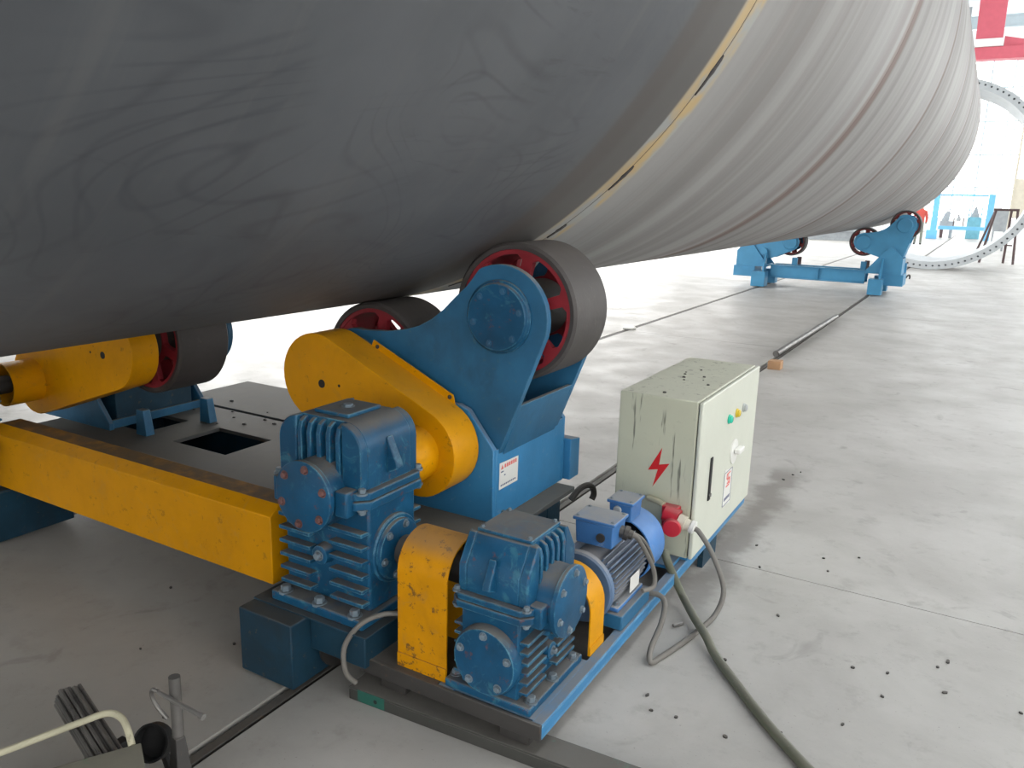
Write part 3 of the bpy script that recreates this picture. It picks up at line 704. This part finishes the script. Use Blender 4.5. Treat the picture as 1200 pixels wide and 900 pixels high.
def term(x0, x1, y0, y1, z0, z1, gl):
    t = part('terminal_box', MB().hexa([(x0 + .012, y0 + .01, z0), (x1 - .012, y0 + .01, z0), (x1 - .012, y1 - .01, z0), (x0 + .012, y1 - .01, z0), (x0 + .008, y0 + .006, z1 - .014), (x1 - .008, y0 + .006, z1 - .014), (x1 - .008, y1 - .006, z1 - .014), (x0 + .008, y1 - .006, z1 - .014)]), 'blue_motor', mo, .004)
    part('lid', MB().box(x0, x1, y0, y1, z1 - .0135, z1), 'blue_motor', t, .004)
    bolts(t, [((xx, yy, z1), (0, 0, 1)) for xx in (x0 + .014, x1 - .014) for yy in (y0 + .014, y1 - .014)], .005, .004)
    return t
t1 = term(-1.128, -.968, 2.388, 2.515, .418, .516, 0)
part('cable_gland', MB().lathe((-.985, 2.475, .462), (1, .25, -.25), [(0, 0), (0, .022), (.016, .022), (.018, .026), (.034, .026), (.036, .018), (.05, .016), (.05, 0)], 16), 'dark_steel', t1)
part('knock_out', MB().cyl((-1.02, 2.397, .455), (-1.02, 2.389, .455), .016, n=18), 'dark_steel', t1)
t2 = term(-1.098, -.992, 2.615, 2.735, .432, .512, 0)
part('cable_gland', MB().lathe((-1.055, 2.628, .475), (0, -1, 0), [(0, 0), (0, .016), (.012, .016), (.016, .013), (.016, 0)], 14), 'grey_knob', t2)
npl = part('motor_plate', MB().prism([(2.475, .235), (2.56, .235), (2.56, .295), (2.475, .295)], 'x', MXx + .1225, MXx + .1240), 'white', mo, label='blank pale motor rating plate')

# ------------------------------------------------------------------ control cabinet
CX0, CX1, CY0, CY1, CZ0, CZ1 = -1.226, -.893, 3.0, 3.885, .167, .834
cb = thing('control_cabinet', 'cream steel control cabinet with a red lightning bolt on its side', 'cabinet', ((CX0 + CX1) / 2, 3.44, CZ0))
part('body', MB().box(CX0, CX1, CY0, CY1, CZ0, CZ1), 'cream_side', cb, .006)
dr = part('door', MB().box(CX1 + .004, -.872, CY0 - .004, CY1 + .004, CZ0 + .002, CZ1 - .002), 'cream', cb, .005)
part('door_gasket', MB().box(CX1 + .0005, CX1 + .0038, CY0 + .006, CY1 - .006, CZ0 + .01, CZ1 - .008), 'black', cb)
bz = [(-1.029, .622), (-1.084, .517), (-1.042, .527), (-1.060, .448), (-.994, .560), (-1.038, .548)]
part('lightning_mark', MB().prism(bz, 'y', CY0 - .0012, CY0 - .0002), 'red_mark', cb, label='red lightning bolt danger mark')
xs = -.8718
part('door_handle', MB().box(xs, xs + .006, 3.154, 3.182, .375, .565), 'black', dr, .003, label='dark slim swing handle')
part('handle_lock', MB().cyl((xs + .006, 3.168, .40), (xs + .012, 3.168, .40), .008, n=14), 'steel', dr)
for y, mt, nm in ((3.392, 'green_lens', 'green'), (3.515, 'yellow_lens', 'yellow'), (3.632, 'grey_knob', 'clear grey')):
    part('indicator_lamp', MB().lathe((xs, y, .679), (1, 0, 0), [(0, .021), (.005, .021), (.007, .0175), (.014, .017), (.018, .011), (.019, 0)], 22), mt, dr, label=nm + ' indicator lamp')
part('switch_plate', MB().cyl((xs, 3.52, .498), (xs + .006, 3.52, .498), .058, n=32), 'white', dr)
part('rotary_handle', MB().box(xs + .006, xs + .034, 3.507, 3.590, .488, .512), 'white', dr, .006, label='white rotary main switch')
lb = part('door_label', MB().prism([(3.40, .268), (3.525, .250), (3.532, .418), (3.405, .438)], 'x', xs, xs + .0012), 'white', dr, label='white label with red and blue print')
ink = MB(); z0 = .365
for a, b, c, d in ((3.44, 3.50, .405, .412), (3.44, 3.455, .385, .405), (3.452, 3.498, .378, .386), (3.485, 3.50, .352, .380), (3.44, 3.49, .346, .354), (3.452, 3.485, .358, .366), (3.465, 3.472, .366, .405)):
    ink.box(xs + .0012, xs + .0018, a, b, c, d)
part('red_print', ink, 'ink_red', lb)
ink = MB()
for k in range(6): ink.box(xs + .0012, xs + .0018, 3.425 + k * .015, 3.436 + k * .015, .283, .298)
ink.box(xs + .0012, xs + .0018, 3.402, 3.526, .262, .265); ink.box(xs + .0012, xs + .0018, 3.407, 3.528, .420, .423); ink.box(xs + .0012, xs + .0018, 3.402, 3.406, .266, .42); ink.box(xs + .0012, xs + .0018, 3.524, 3.528, .264, .42)
part('blue_print', ink, 'ink', lb)
rnd = random.Random(3)
for k in range(9):
    x = rnd.uniform(-1.12, -.92); y = rnd.uniform(3.05, 3.6); r = rnd.uniform(.004, .010)
    solo('slag_crumb', MB().lathe((x, y, CZ1 - .001), (0, 0, 1), [(0, 0), (.0, r), (r * .7, r * .8), (r * .9, 0)], 6), 'dark_steel', 'tiny dark slag crumb lying on top of the cream cabinet', 'debris', 'crumbs on the cabinet', 0, 0)

# red plug and socket on the cabinet side
pg = thing('power_plug', 'red and cream industrial plug in its socket on the cabinet side', 'plug', (-.95, 2.96, .27))
part('socket_base', MB().hexa([(-1.0, 2.965, .30), (-.93, 2.965, .30), (-.93, 2.998, .30), (-1.0, 2.998, .30), (-1.0, 2.955, .395), (-.93, 2.955, .395), (-.93, 2.998, .395), (-1.0, 2.998, .395)]), 'red_plug', pg, .006)
part('socket_collar', MB().lathe((-.985, 2.958, .366), (1, 0, -.25), [(0, 0), (0, .034), (.06, .038), (.06, 0)], 28), 'red_plug', pg)
part('flap_cap', MB().lathe((-.937, 2.912, .325), (.25, -1, -.1), [(-.02, 0), (-.02, .036), (.004, .038), (.010, .034), (.012, 0)], 32), 'red_plug', pg)
part('plug_body', MB().lathe((-.925, 2.955, .345), (1, 0, -.22), [(0, 0), (0, .031), (.03, .030), (.032, .024), (.052, .022), (.052, 0)], 24), 'beige_far', pg)
part('lock_ring', MB().lathe((-.875, 2.955, .334), (1, 0, -.25), [(0, 0), (0, .024), (.004, .027), (.018, .027), (.022, .020), (.022, 0)], 20), 'white', pg)
part('conduit_elbow', MB().sweep([(-1.07, 2.985, .402), (-1.03, 2.975, .402), (-.995, 2.965, .395)], .013, 12, 4), 'ivory_pipe', pg)

# ------------------------------------------------------------------ cables and hoses
def cable(name, pts, r, mat, label, cat='cable'):
    return solo(name, MB().sweep(pts, r, 12, 7), mat, label, cat, None, 0, 60)
cable('power_cable', [(-.862, 2.953, .327), (-.835, 2.95, .318), (-.775, 2.95, .238), (-.714, 2.93, .116), (-.720, 2.86, .035), (-.754, 2.726, .011), (-.779, 2.604, .011), (-.806, 2.50, .011), (-.826, 2.445, .012), (-.842, 2.485, .04), (-.839, 2.572, .1), (-.848, 2.622, .15), (-.877, 2.642, .168), (-.93, 2.640, .165)], .0105, 'cable', 'grey power cable looping from the red plug across the floor')
cable('supply_hose', [(-.95, 2.88, .24), (-.93, 2.87, .20), (-.905, 2.895, .125), (-.862, 2.893, .055), (-.783, 2.783, .045), (-.70, 2.675, .040), (-.640, 2.60, .020), (-.521, 2.46, .017), (-.387, 2.308, .017), (-.246, 2.171, .017), (-.05, 2.0, .017), (.2, 1.8, .017)], .0165, 'hose', 'thick greenish supply cable running over the floor towards the viewer')
cable('motor_lead', [(-.950, 2.487, .452), (-.925, 2.497, .440), (-.905, 2.547, .367), (-.888, 2.592, .285), (-.883, 2.585, .228), (-.905, 2.53, .228)], .0085, 'cable', 'thin grey lead dropping from the motor terminal box')
cable('motor_lead', [(-.955, 2.50, .455), (-.93, 2.55, .42), (-.915, 2.60, .36), (-.905, 2.63, .30)], .006, 'cable', 'second thin lead lying against the motor fins')
cable('sensor_cable', [(-1.44, 1.84, .295), (-1.494, 1.80, .298), (-1.536, 1.735, .28), (-1.582, 1.71, .2), (-1.571, 1.70, .12), (-1.551, 1.725, .075)], .0085, 'cable', 'short grey cable bowed beside the wide yellow guard')

# ------------------------------------------------------------------ channel iron below the skid
ci = thing('channel_iron', 'dark steel channel with green paint remnants lying under the skid', 'channel', (-1.1, 1.8, 0))
d = Vector((.99865, .052, 0)); nn = Vector((-.052, .99865, 0)); p0 = Vector((-1.588, 1.732, 0))
def obox(a0, a1, b0, b1, z0, z1):
    return [tuple(p0 + d * a + nn * b + Vector((0, 0, z))) for z in (z0, z1) for a, b in ((a0, b0), (a1, b0), (a1, b1), (a0, b1))]
L = 1.35
part('web', MB().hexa(obox(0, L, 0, .10, .037, .045)), 'green_iron', ci, .002)
part('flange', MB().hexa(obox(0, L, 0, .008, .0, .0365)), 'green_iron', ci, .002)
part('flange', MB().hexa(obox(0, L, .092, .10, .0, .0365)), 'green_iron', ci, .002)
part('paint_patch', MB().hexa(obox(.035, .14, -.0008, -.0001, .003, .043)), 'green_paint', ci, label='patch of bright green paint')
part('drilled_hole', MB().cyl(tuple(p0 + d * .105 + nn * (-.0014) + Vector((0, 0, .022))), tuple(p0 + d * .105 + Vector((0, 0, .022))), .007, n=14), 'black', ci)

# ------------------------------------------------------------------ far idler stand
F = T((.19, 13.75, 0))
fs_ = thing('roller_stand', 'light blue idler roller stand far back under the tube end', 'roller stand', (TX + .19, 16.3, 0))
B = 'blue_far'
XF.append(F); pedestal(fs_, B)
part('pedestal_box', MB().box(-1.86, -1.44, 2.44, 3.02, .18, .384), B, fs_, .004)
XF.pop()
XF.append(MIRROR @ T((.22, 13.75, 0))); pedestal(fs_, B); part('pedestal_box', MB().box(-1.86, -1.44, 2.44, 3.02, .18, .384), B, fs_, .004); XF.pop()
for x0, x1 in ((-1.80, -1.565), (-3.91, -3.65)):
    part('wheel_box', MB().box(x0, x1, 15.9, 16.185, .02, .305), B, fs_, .006)
    part('wheel_box', MB().box(x0, x1, 16.79, 17.05, .02, .305), B, fs_, .006)
    part('post_web', MB().prism([(16.19, .386), (16.19, .70), (16.0, .40), (16.0, .306), (16.19, .306)], 'x', (x0 + x1) / 2 + .045, (x0 + x1) / 2 + .075), B, fs_)
part('cross_beam', MB().box(-3.62, -1.90, 16.2, 16.23, .20, .42).box(-3.62, -1.90, 16.15, 16.30, .42, .437).box(-3.62, -1.90, 16.15, 16.30, .19, .205), B, fs_, .003)
part('cross_beam', MB().box(-3.62, -1.90, 16.62, 16.65, .20, .42).box(-3.62, -1.90, 16.55, 16.70, .42, .437).box(-3.62, -1.90, 16.55, 16.70, .19, .205), B, fs_, .003)
part('beam_stiffener', MB().box(-2.74, -2.72, 16.16, 16.199, .206, .419), B, fs_)
for x in (-1.97, -3.22):
    part('stub', MB().box(x - .05, x + .05, 16.4, 16.46, .30, .58), B, fs_, .004)
    part('stub', MB().box(x - .01, x + .07, 16.66, 16.72, .30, .585), 'brown_far', fs_, .004)
for k, x in enumerate((-1.776, -3.78)):
    for y in (16.05, 16.92): part('travel_wheel', MB().cyl((x - .03, y, .10), (x + .03, y, .10), .098, n=24), 'brown_far', fs_)
XF.append(T((0, 13.75, 0)) @ rot_y(math.radians(4.2), TX, TZ)); bogie('light blue far bogie with two dark red rollers clear of the tube', 'far roller bogies', True); XF.pop()
XF.append(MIRROR @ T((0, 13.75, 0)) @ rot_y(math.radians(-2.0), TX, TZ)); bogie('light blue far bogie mostly hidden behind the tube underside', 'far roller bogies', True); XF.pop()

# ------------------------------------------------------------------ big flange ring
RC = (-1.35, 24.0, 2.405)
rg = thing('flange_ring', 'large grey open steel ring with a bolt hole flange standing upright', 'ring', (RC[0], 24.2, 0))
holes = []
nh = 96
for k in range(nh):
    t = 2 * PI * k / nh; c0 = (RC[0] + 2.31 * math.cos(t), RC[2] + 2.31 * math.sin(t))
    holes.append([(c0[0] + .028 * math.cos(-q * PI / 3), c0[1] + .028 * math.sin(-q * PI / 3)) for q in range(6)])
part('flange_face', MB().prism(arc(RC[0], RC[2], 2.40, 0, 357.5, 143), 'y', 24.0, 24.09, [list(reversed(arc(RC[0], RC[2], 2.20, 0, 357.5, 143)))] + holes), 'flange_steel', rg)
part('shell_neck', MB().lathe((RC[0], 24.09, RC[2]), (0, 1, 0), [(0, 2.20), (.0, 2.24), (2.3, 2.24), (2.3, 2.20)], 144, True), 'flange_steel', rg)
part('hole_back', MB().lathe((RC[0], 24.0905, RC[2]), (0, 1, 0), [(0, 2.26), (0, 2.36), (.004, 2.36), (.004, 2.26)], 96, True), 'flange_dark', rg)

# ------------------------------------------------------------------ background things
g = thing('gate_frame', 'light blue portal frame standing far behind the flange ring', 'frame', (-1.4, 48, 0))
part('post', MB().box(-2.76, -2.48, 48, 48.28, 0, 2.32), 'gate_blue', g, .01)
part('post', MB().box(-.30, -.02, 48, 48.28, 0, 2.32), 'gate_blue', g, .01)
part('post_foot', MB().box(-2.92, -2.42, 47.9, 48.4, 0, .45), 'gate_blue', g, .01)
part('lintel', MB().box(-2.47, -.31, 48.1, 48.2, 2.20, 2.30), 'gate_blue', g)
part('lower_rail', MB().box(-2.40, -.31, 48.05, 48.22, .50, .68), 'gate_blue', g)
part('hanging_cable', MB().cyl((-1.53, 48.15, 1.1), (-1.50, 48.15, 2.2), .02, n=8), 'grey_far', g)
m_ = thing('teal_machine', 'pale teal machine with a peaked top behind the portal frame', 'machine', (-.82, 50, 0))
part('body', MB().box(-1.15, -.50, 50, 50.7, 0, 1.15), 'teal_far', m_, .02)
part('head', MB().prism([(-1.05, 1.15), (-.60, 1.15), (-.70, 1.42), (-.78, 1.70), (-.86, 1.70), (-.95, 1.42)], 'y', 50.1, 50.6), 'grey_far', m_, .01)
for x in (-1.12, -.53): part('mast', MB().box(x - .03, x + .03, 50.3, 50.36, 1.15, 1.65), 'teal_far', m_)
m_ = thing('lathe_machine', 'greyish low machine with a raised head beside the blue post', 'machine', (-2.1, 50, 0))
part('bed', MB().box(-2.45, -1.75, 50, 50.6, .55, .9), 'grey_far', m_, .02)
part('head', MB().prism([(-2.38, .9), (-2.05, .9), (-1.98, 1.35), (-2.15, 1.45), (-2.30, 1.25)], 'y', 50.1, 50.5), 'grey_far', m_, .01)
part('leg', MB().box(-2.4, -2.25, 50.1, 50.5, 0, .55), 'brown_far', m_); part('leg', MB().box(-1.95, -1.8, 50.1, 50.5, 0, .55), 'grey_far', m_)
m_ = thing('hoist_block', 'small dark hoist block hanging inside the portal frame', 'hoist', (-1.5, 48.2, .7))
part('block', MB().prism([(-1.60, .95), (-1.42, .95), (-1.44, 1.15), (-1.52, 1.25), (-1.58, 1.15)], 'y', 48.1, 48.25), 'grey_far', m_)
part('side_bar', MB().box(-1.74, -1.70, 48.12, 48.2, .69, 1.2), 'brown_far', m_); part('side_bar', MB().box(-1.30, -1.26, 48.12, 48.2, .69, 1.2), 'brown_far', m_)
part('top_bar', MB().box(-1.74, -1.26, 48.12, 48.2, 1.2, 1.25), 'brown_far', m_)
m_ = thing('trestle', 'tall thin dark trestle stand seen through the flange ring', 'trestle', (.15, 28.8, 0))
for a, b in (((.05, 29.0, 1.57), (-.38, 31.8, 0)), ((.06, 28.7, 1.57), (-.18, 28.45, 0)), ((.46, 28.7, 1.57), (.45, 28.75, 0)), ((.62, 28.7, 1.57), (.70, 28.3, 0))):
    part('leg', MB().cyl(a, b, .035, n=8), 'brown_far', m_)
part('top_bar', MB().box(.0, .66, 28.65, 29.05, 1.55, 1.62), 'brown_far', m_, .01)
part('stretcher', MB().box(.05, .62, 28.70, 28.74, .52, .56), 'brown_far', m_)
solo('grey_bin', MB().hexa([(.05, 37.0, .75), (.50, 37, .75), (.50, 37.4, .75), (.05, 37.4, .75), (.0, 36.95, 1.62), (.52, 36.95, 1.62), (.52, 37.45, 1.62), (.0, 37.45, 1.62)]).box(.05, .12, 37, 37.4, 0, .75).box(.43, .50, 37, 37.4, 0, .75), 'grey_far', 'grey hopper bin on legs behind the dark trestle', 'bin', None, .01)
m_ = thing('beige_panel', 'beige upright panel post at the frame edge behind the ring', 'panel', (1.1, 45, 0))
part('post', MB().box(.62, .72, 45, 45.1, 0, 7.2), 'beige_far', m_); part('board', MB().box(.72, 1.9, 45.02, 45.1, 1.2, 3.0), 'beige_far', m_, .01)
solo('plate_stack', MB().box(-8.3, -4.95, 40.0, 42.5, 0, .12).box(-8.2, -5.0, 40.1, 42.4, .12, .40).box(-8.25, -4.98, 40.0, 42.45, .40, .60), 'grey_far', 'low grey stack of steel plates far away under the tube', 'plates', None, .01)
# red overhead crane
cr = thing('overhead_crane', 'pinkish red overhead crane beam with a hanging column', 'crane', (0, 34, 6.65))
part('beam', MB().box(-4.0, 4.5, 33.8, 34.4, 6.66, 7.06), 'crane_red', cr, .02)
part('column', MB().prism([(-1.36, 7.32), (-.54, 7.32), (-.60, 12.9), (-1.50, 12.9)], 'y', 33.75, 34.3), 'crane_red', cr, .02)
part('collar', MB().box(-1.42, -.50, 33.7, 34.35, 7.065, 7.318), 'white_far', cr, .02)
part('side_arm', MB().prism([(-.49, 7.065), (2.4, 7.065), (.6, 7.16), (-.49, 7.40)], 'y', 33.9, 34.3), 'crane_red', cr, .01)
part('bracket', MB().box(-1.70, -1.60, 33.8, 34.0, 7.9, 8.4), 'grey_far', cr)
# far person walking behind the stand
pv = [((0, 0, .98), .13), ((0, 0, 1.20), .13), ((0, 0, 1.40), .15), ((0, 0, 1.52), .06), ((0, .02, 1.64), .095), ((0, .02, 1.74), .075),
      ((.09, 0, .90), .09), ((.11, -.03, .50), .065), ((.12, .03, .10), .05), ((.13, -.10, .04), .045),
      ((-.09, 0, .90), .09), ((-.11, .06, .50), .065), ((-.12, .12, .10), .05), ((-.13, -.01, .04), .045),
      ((.20, 0, 1.40), .065), ((.25, .02, 1.13), .05), ((.24, -.10, .90), .038), ((-.20, 0, 1.40), .065), ((-.25, .02, 1.13), .05), ((-.24, -.08, .90), .038)]
pe = [(0, 1), (1, 2), (2, 3), (3, 4), (4, 5), (0, 6), (6, 7), (7, 8), (8, 9), (0, 10), (10, 11), (11, 12), (12, 13), (2, 14), (14, 15), (15, 16), (2, 17), (17, 18), (18, 19)]
me = bpy.data.meshes.new('person'); me.from_pydata([p for p, r in pv], pe, []); po = bpy.data.objects.new('person', me); COL.objects.link(po)
po.location = (-2.69, 39.4, 0); sk_ = po.modifiers.new('skin', 'SKIN'); po.modifiers.new('sub', 'SUBSURF').levels = 1; po.modifiers['sub'].render_levels = 2
for i, (p, r) in enumerate(pv): me.skin_vertices[0].data[i].radius = (r, r)
me.skin_vertices[0].data[0].use_root = True
m, nt, b = mat_new('person_clothes'); tc = N(nt, 'ShaderNodeTexCoord'); s = N(nt, 'ShaderNodeSeparateXYZ'); nt.links.new(tc.outputs['Object'], s.inputs[0])
c = mix(nt, ramp(nt, s.outputs[2], .08, .10), (.05, .05, .05), (.20, .22, .19)); c = mix(nt, ramp(nt, s.outputs[2], .96, .98), c, (.55, .09, .07))
c = mix(nt, ramp(nt, s.outputs[2], 1.53, 1.55), c, (.50, .32, .24)); c = mix(nt, ramp(nt, s.outputs[2], 1.69, 1.71), c, (.03, .025, .02))
nt.links.new(c, b.inputs['Base Color']); b.inputs['Roughness'].default_value = .8; me.materials.append(m)
tag(po, 'distant person in red top and grey trousers beyond the far stand', 'person')

# ------------------------------------------------------------------ small things on the floor
solo('wooden_block', MB().hexa([(-1.72, 7.98, 0), (-1.60, 8.0, 0), (-1.60, 8.12, 0), (-1.72, 8.10, 0), (-1.72, 7.98, .085), (-1.60, 8.0, .085), (-1.60, 8.12, .085), (-1.72, 8.10, .085)]), 'wood', 'small orange brown wooden block beside the rail', 'block', None, .005)
solo('steel_pipe', MB().sweep([(-1.80, 8.7, .035), (-1.755, 12.3, .035)], .033, 14, 1), 'steel', 'long grey pipe lying along the rail behind the cabinet', 'pipe')
solo('paper_scrap', MB().prism([(-3.84, 9.35), (-3.72, 9.38), (-3.70, 9.48), (-3.80, 9.52), (-3.86, 9.44)], 'z', .001, .03), 'white', 'small white crumpled scrap beside the far rail', 'scrap', None, .01)
chips = [(-.52, 3.05), (-.21, 2.82), (-.10, 2.85), (.08, 2.83), (.05, 2.99), (-.10, 2.69), (.08, 3.05), (-.65, 2.21), (-.69, 3.45), (-.76, 3.68), (-.42, 3.58), (-.32, 3.81), (-.19, 2.46), (-.35, 2.31), (.30, 2.84), (-.46, 3.71), (-.61, 2.62), (-.77, 2.27), (-.49, 2.20), (-.73, 2.20), (-.86, 4.72), (-.83, 4.84), (-.80, 4.92), (-2.15, 1.75), (-2.4, 1.55), (-2.0, 1.35), (-2.7, 1.9)]
for x, y in chips:
    r = rnd.uniform(.0035, .0065); a = rnd.uniform(0, PI); e = rnd.uniform(1.1, 2.0)
    pts = [(x + r * (e * math.cos(t) * math.cos(a) - math.sin(t) * math.sin(a)), y + r * (e * math.cos(t) * math.sin(a) + math.sin(t) * math.cos(a))) for t in [k * PI / 3 + rnd.uniform(-.2, .2) for k in range(6)]]
    solo('metal_chip', MB().prism(pts, 'z', .0005, .006), 'dark_steel', 'small dark metal chip lying on the concrete floor', 'debris', 'chips scattered on the floor', 0, 0)
solo('cut_bolt', MB().cyl((-.845, 2.735, .008), (-.822, 2.775, .008), .007, n=8), 'steel', 'small bright cut bolt on the floor by the looped cable', 'bolt')
for k in range(26):
    x = rnd.uniform(-4.0, -2.5); y = rnd.choice((rnd.uniform(2.86, 2.96), rnd.uniform(3.02, 3.5), rnd.uniform(2.73, 2.95))); r = rnd.uniform(.005, .013); z = .3855 if y < 2.98 else .3835
    solo('deck_crumb', MB().lathe((x, y, z), (0, 0, 1), [(0, 0), (0, r), (r * .6, r * .7), (r * .8, 0)], 6), 'dark_steel', 'dark slag crumb lying on the dusty deck plate', 'debris', 'slag crumbs on the deck', 0, 0)

# ------------------------------------------------------------------ tool box, rods and clamp at the lower corner of the view
bx = thing('tool_box', 'worn olive steel box with a bent ivory handle at the bottom corner', 'box', (-1.60, .85, 0))
A = Vector((-1.592, 1.008, 0)); e1 = Vector((-.50, -.866, 0)); e2 = Vector((.866, -.50, 0))
def bbox(a0, a1, b0, b1, z0, z1):
    return [tuple(A + e1 * a + e2 * b + Vector((0, 0, z))) for z in (z0, z1) for a, b in ((a0, b0), (a0, b1), (a1, b1), (a1, b0))]
def flipbox(q): return [q[0], q[3], q[2], q[1], q[4], q[7], q[6], q[5]]
part('body', MB().hexa(flipbox(bbox(.006, .5, .006, .16, 0, .285))), 'olive', bx, .004)
part('lid', MB().hexa(flipbox(bbox(0, .506, 0, .166, .2855, .30))), 'olive', bx, .003)
part('bent_handle', MB().sweep([(-1.601, .990, .30), (-1.628, 1.000, .325), (-1.668, 1.010, .338), (-1.705, .998, .342), (-1.735, .945, .336), (-1.775, .83, .333), (-1.83, .68, .325), (-1.84, .60, .30)], .0085, 10, 6), 'ivory_pipe', bx)
rods = []
for k in range(34):
    r = .036 * math.sqrt((k + .5) / 34); t = k * 2.39996; rods.append((r * math.cos(t), r * math.sin(t)))
ra, rb = Vector((-1.955, 1.045, .27)), Vector((-1.655, .975, .215)); rd = (rb - ra).normalized(); ru = rd.cross(Vector((0, 0, 1))).normalized(); rv = rd.cross(ru)
for a, b in rods:
    off = ru * a + rv * b; s0 = rnd.uniform(-.012, .012)
    solo('welding_rod', MB().cyl(ra + off + rd * s0, rb + off + rd * s0, .0053, n=7), 'rod_steel', 'grey steel rod in the tied bundle beside the olive box', 'rod', 'bundle of steel rods')
solo('rod_crate', MB().box(-1.99, -1.63, .93, 1.10, 0, .02).box(-1.80, -1.77, .94, 1.09, .021, .185), 'black', 'dark rest under the bundle of steel rods', 'rest', None, .003)
cl = thing('screw_clamp', 'rusty steel screw clamp with a sliding bar at the bottom corner', 'clamp', (-1.56, 1.085, 0))
part('spindle', MB().sweep([(-1.555, 1.085, 0), (-1.558, 1.085, .2), (-1.56, 1.088, .445)], .014, 12, 2), 'rod_steel', cl)
part('tommy_bar', MB().cyl((-1.594, 1.066, .402), (-1.448, 1.070, .392), .006, n=10), 'steel', cl)
part('bar_knob', MB().lathe((-1.448, 1.070, .392), (1, 0, -.07), [(0, 0), (0, .008), (.012, .008), (.014, 0)], 10), 'steel', cl)
part('hook_loop', MB().sweep([(-1.594, 1.066, .404), (-1.612, 1.064, .404), (-1.622, 1.066, .385), (-1.612, 1.07, .355), (-1.585, 1.078, .325)], .0055, 8, 5), 'rod_steel', cl)
part('jaw', MB().hexa([(-1.60, 1.06, .0), (-1.50, 1.03, .0), (-1.48, 1.09, .0), (-1.58, 1.12, .0), (-1.575, 1.075, .285), (-1.545, 1.068, .285), (-1.54, 1.092, .285), (-1.57, 1.10, .285)]), 'dark_steel', cl, .003)
solo('dark_cup', MB().lathe((-1.775, 1.175, .125), (.35, -.9, .45), [(0, 0), (0, .046), (.01, .050), (.04, .051), (.04, .046), (.014, .042), (.014, 0)], 30).cyl((-1.775, 1.205, 0), (-1.775, 1.185, .095), .012, n=10), 'black', 'dark round steel cup standing behind the screw clamp', 'cup')
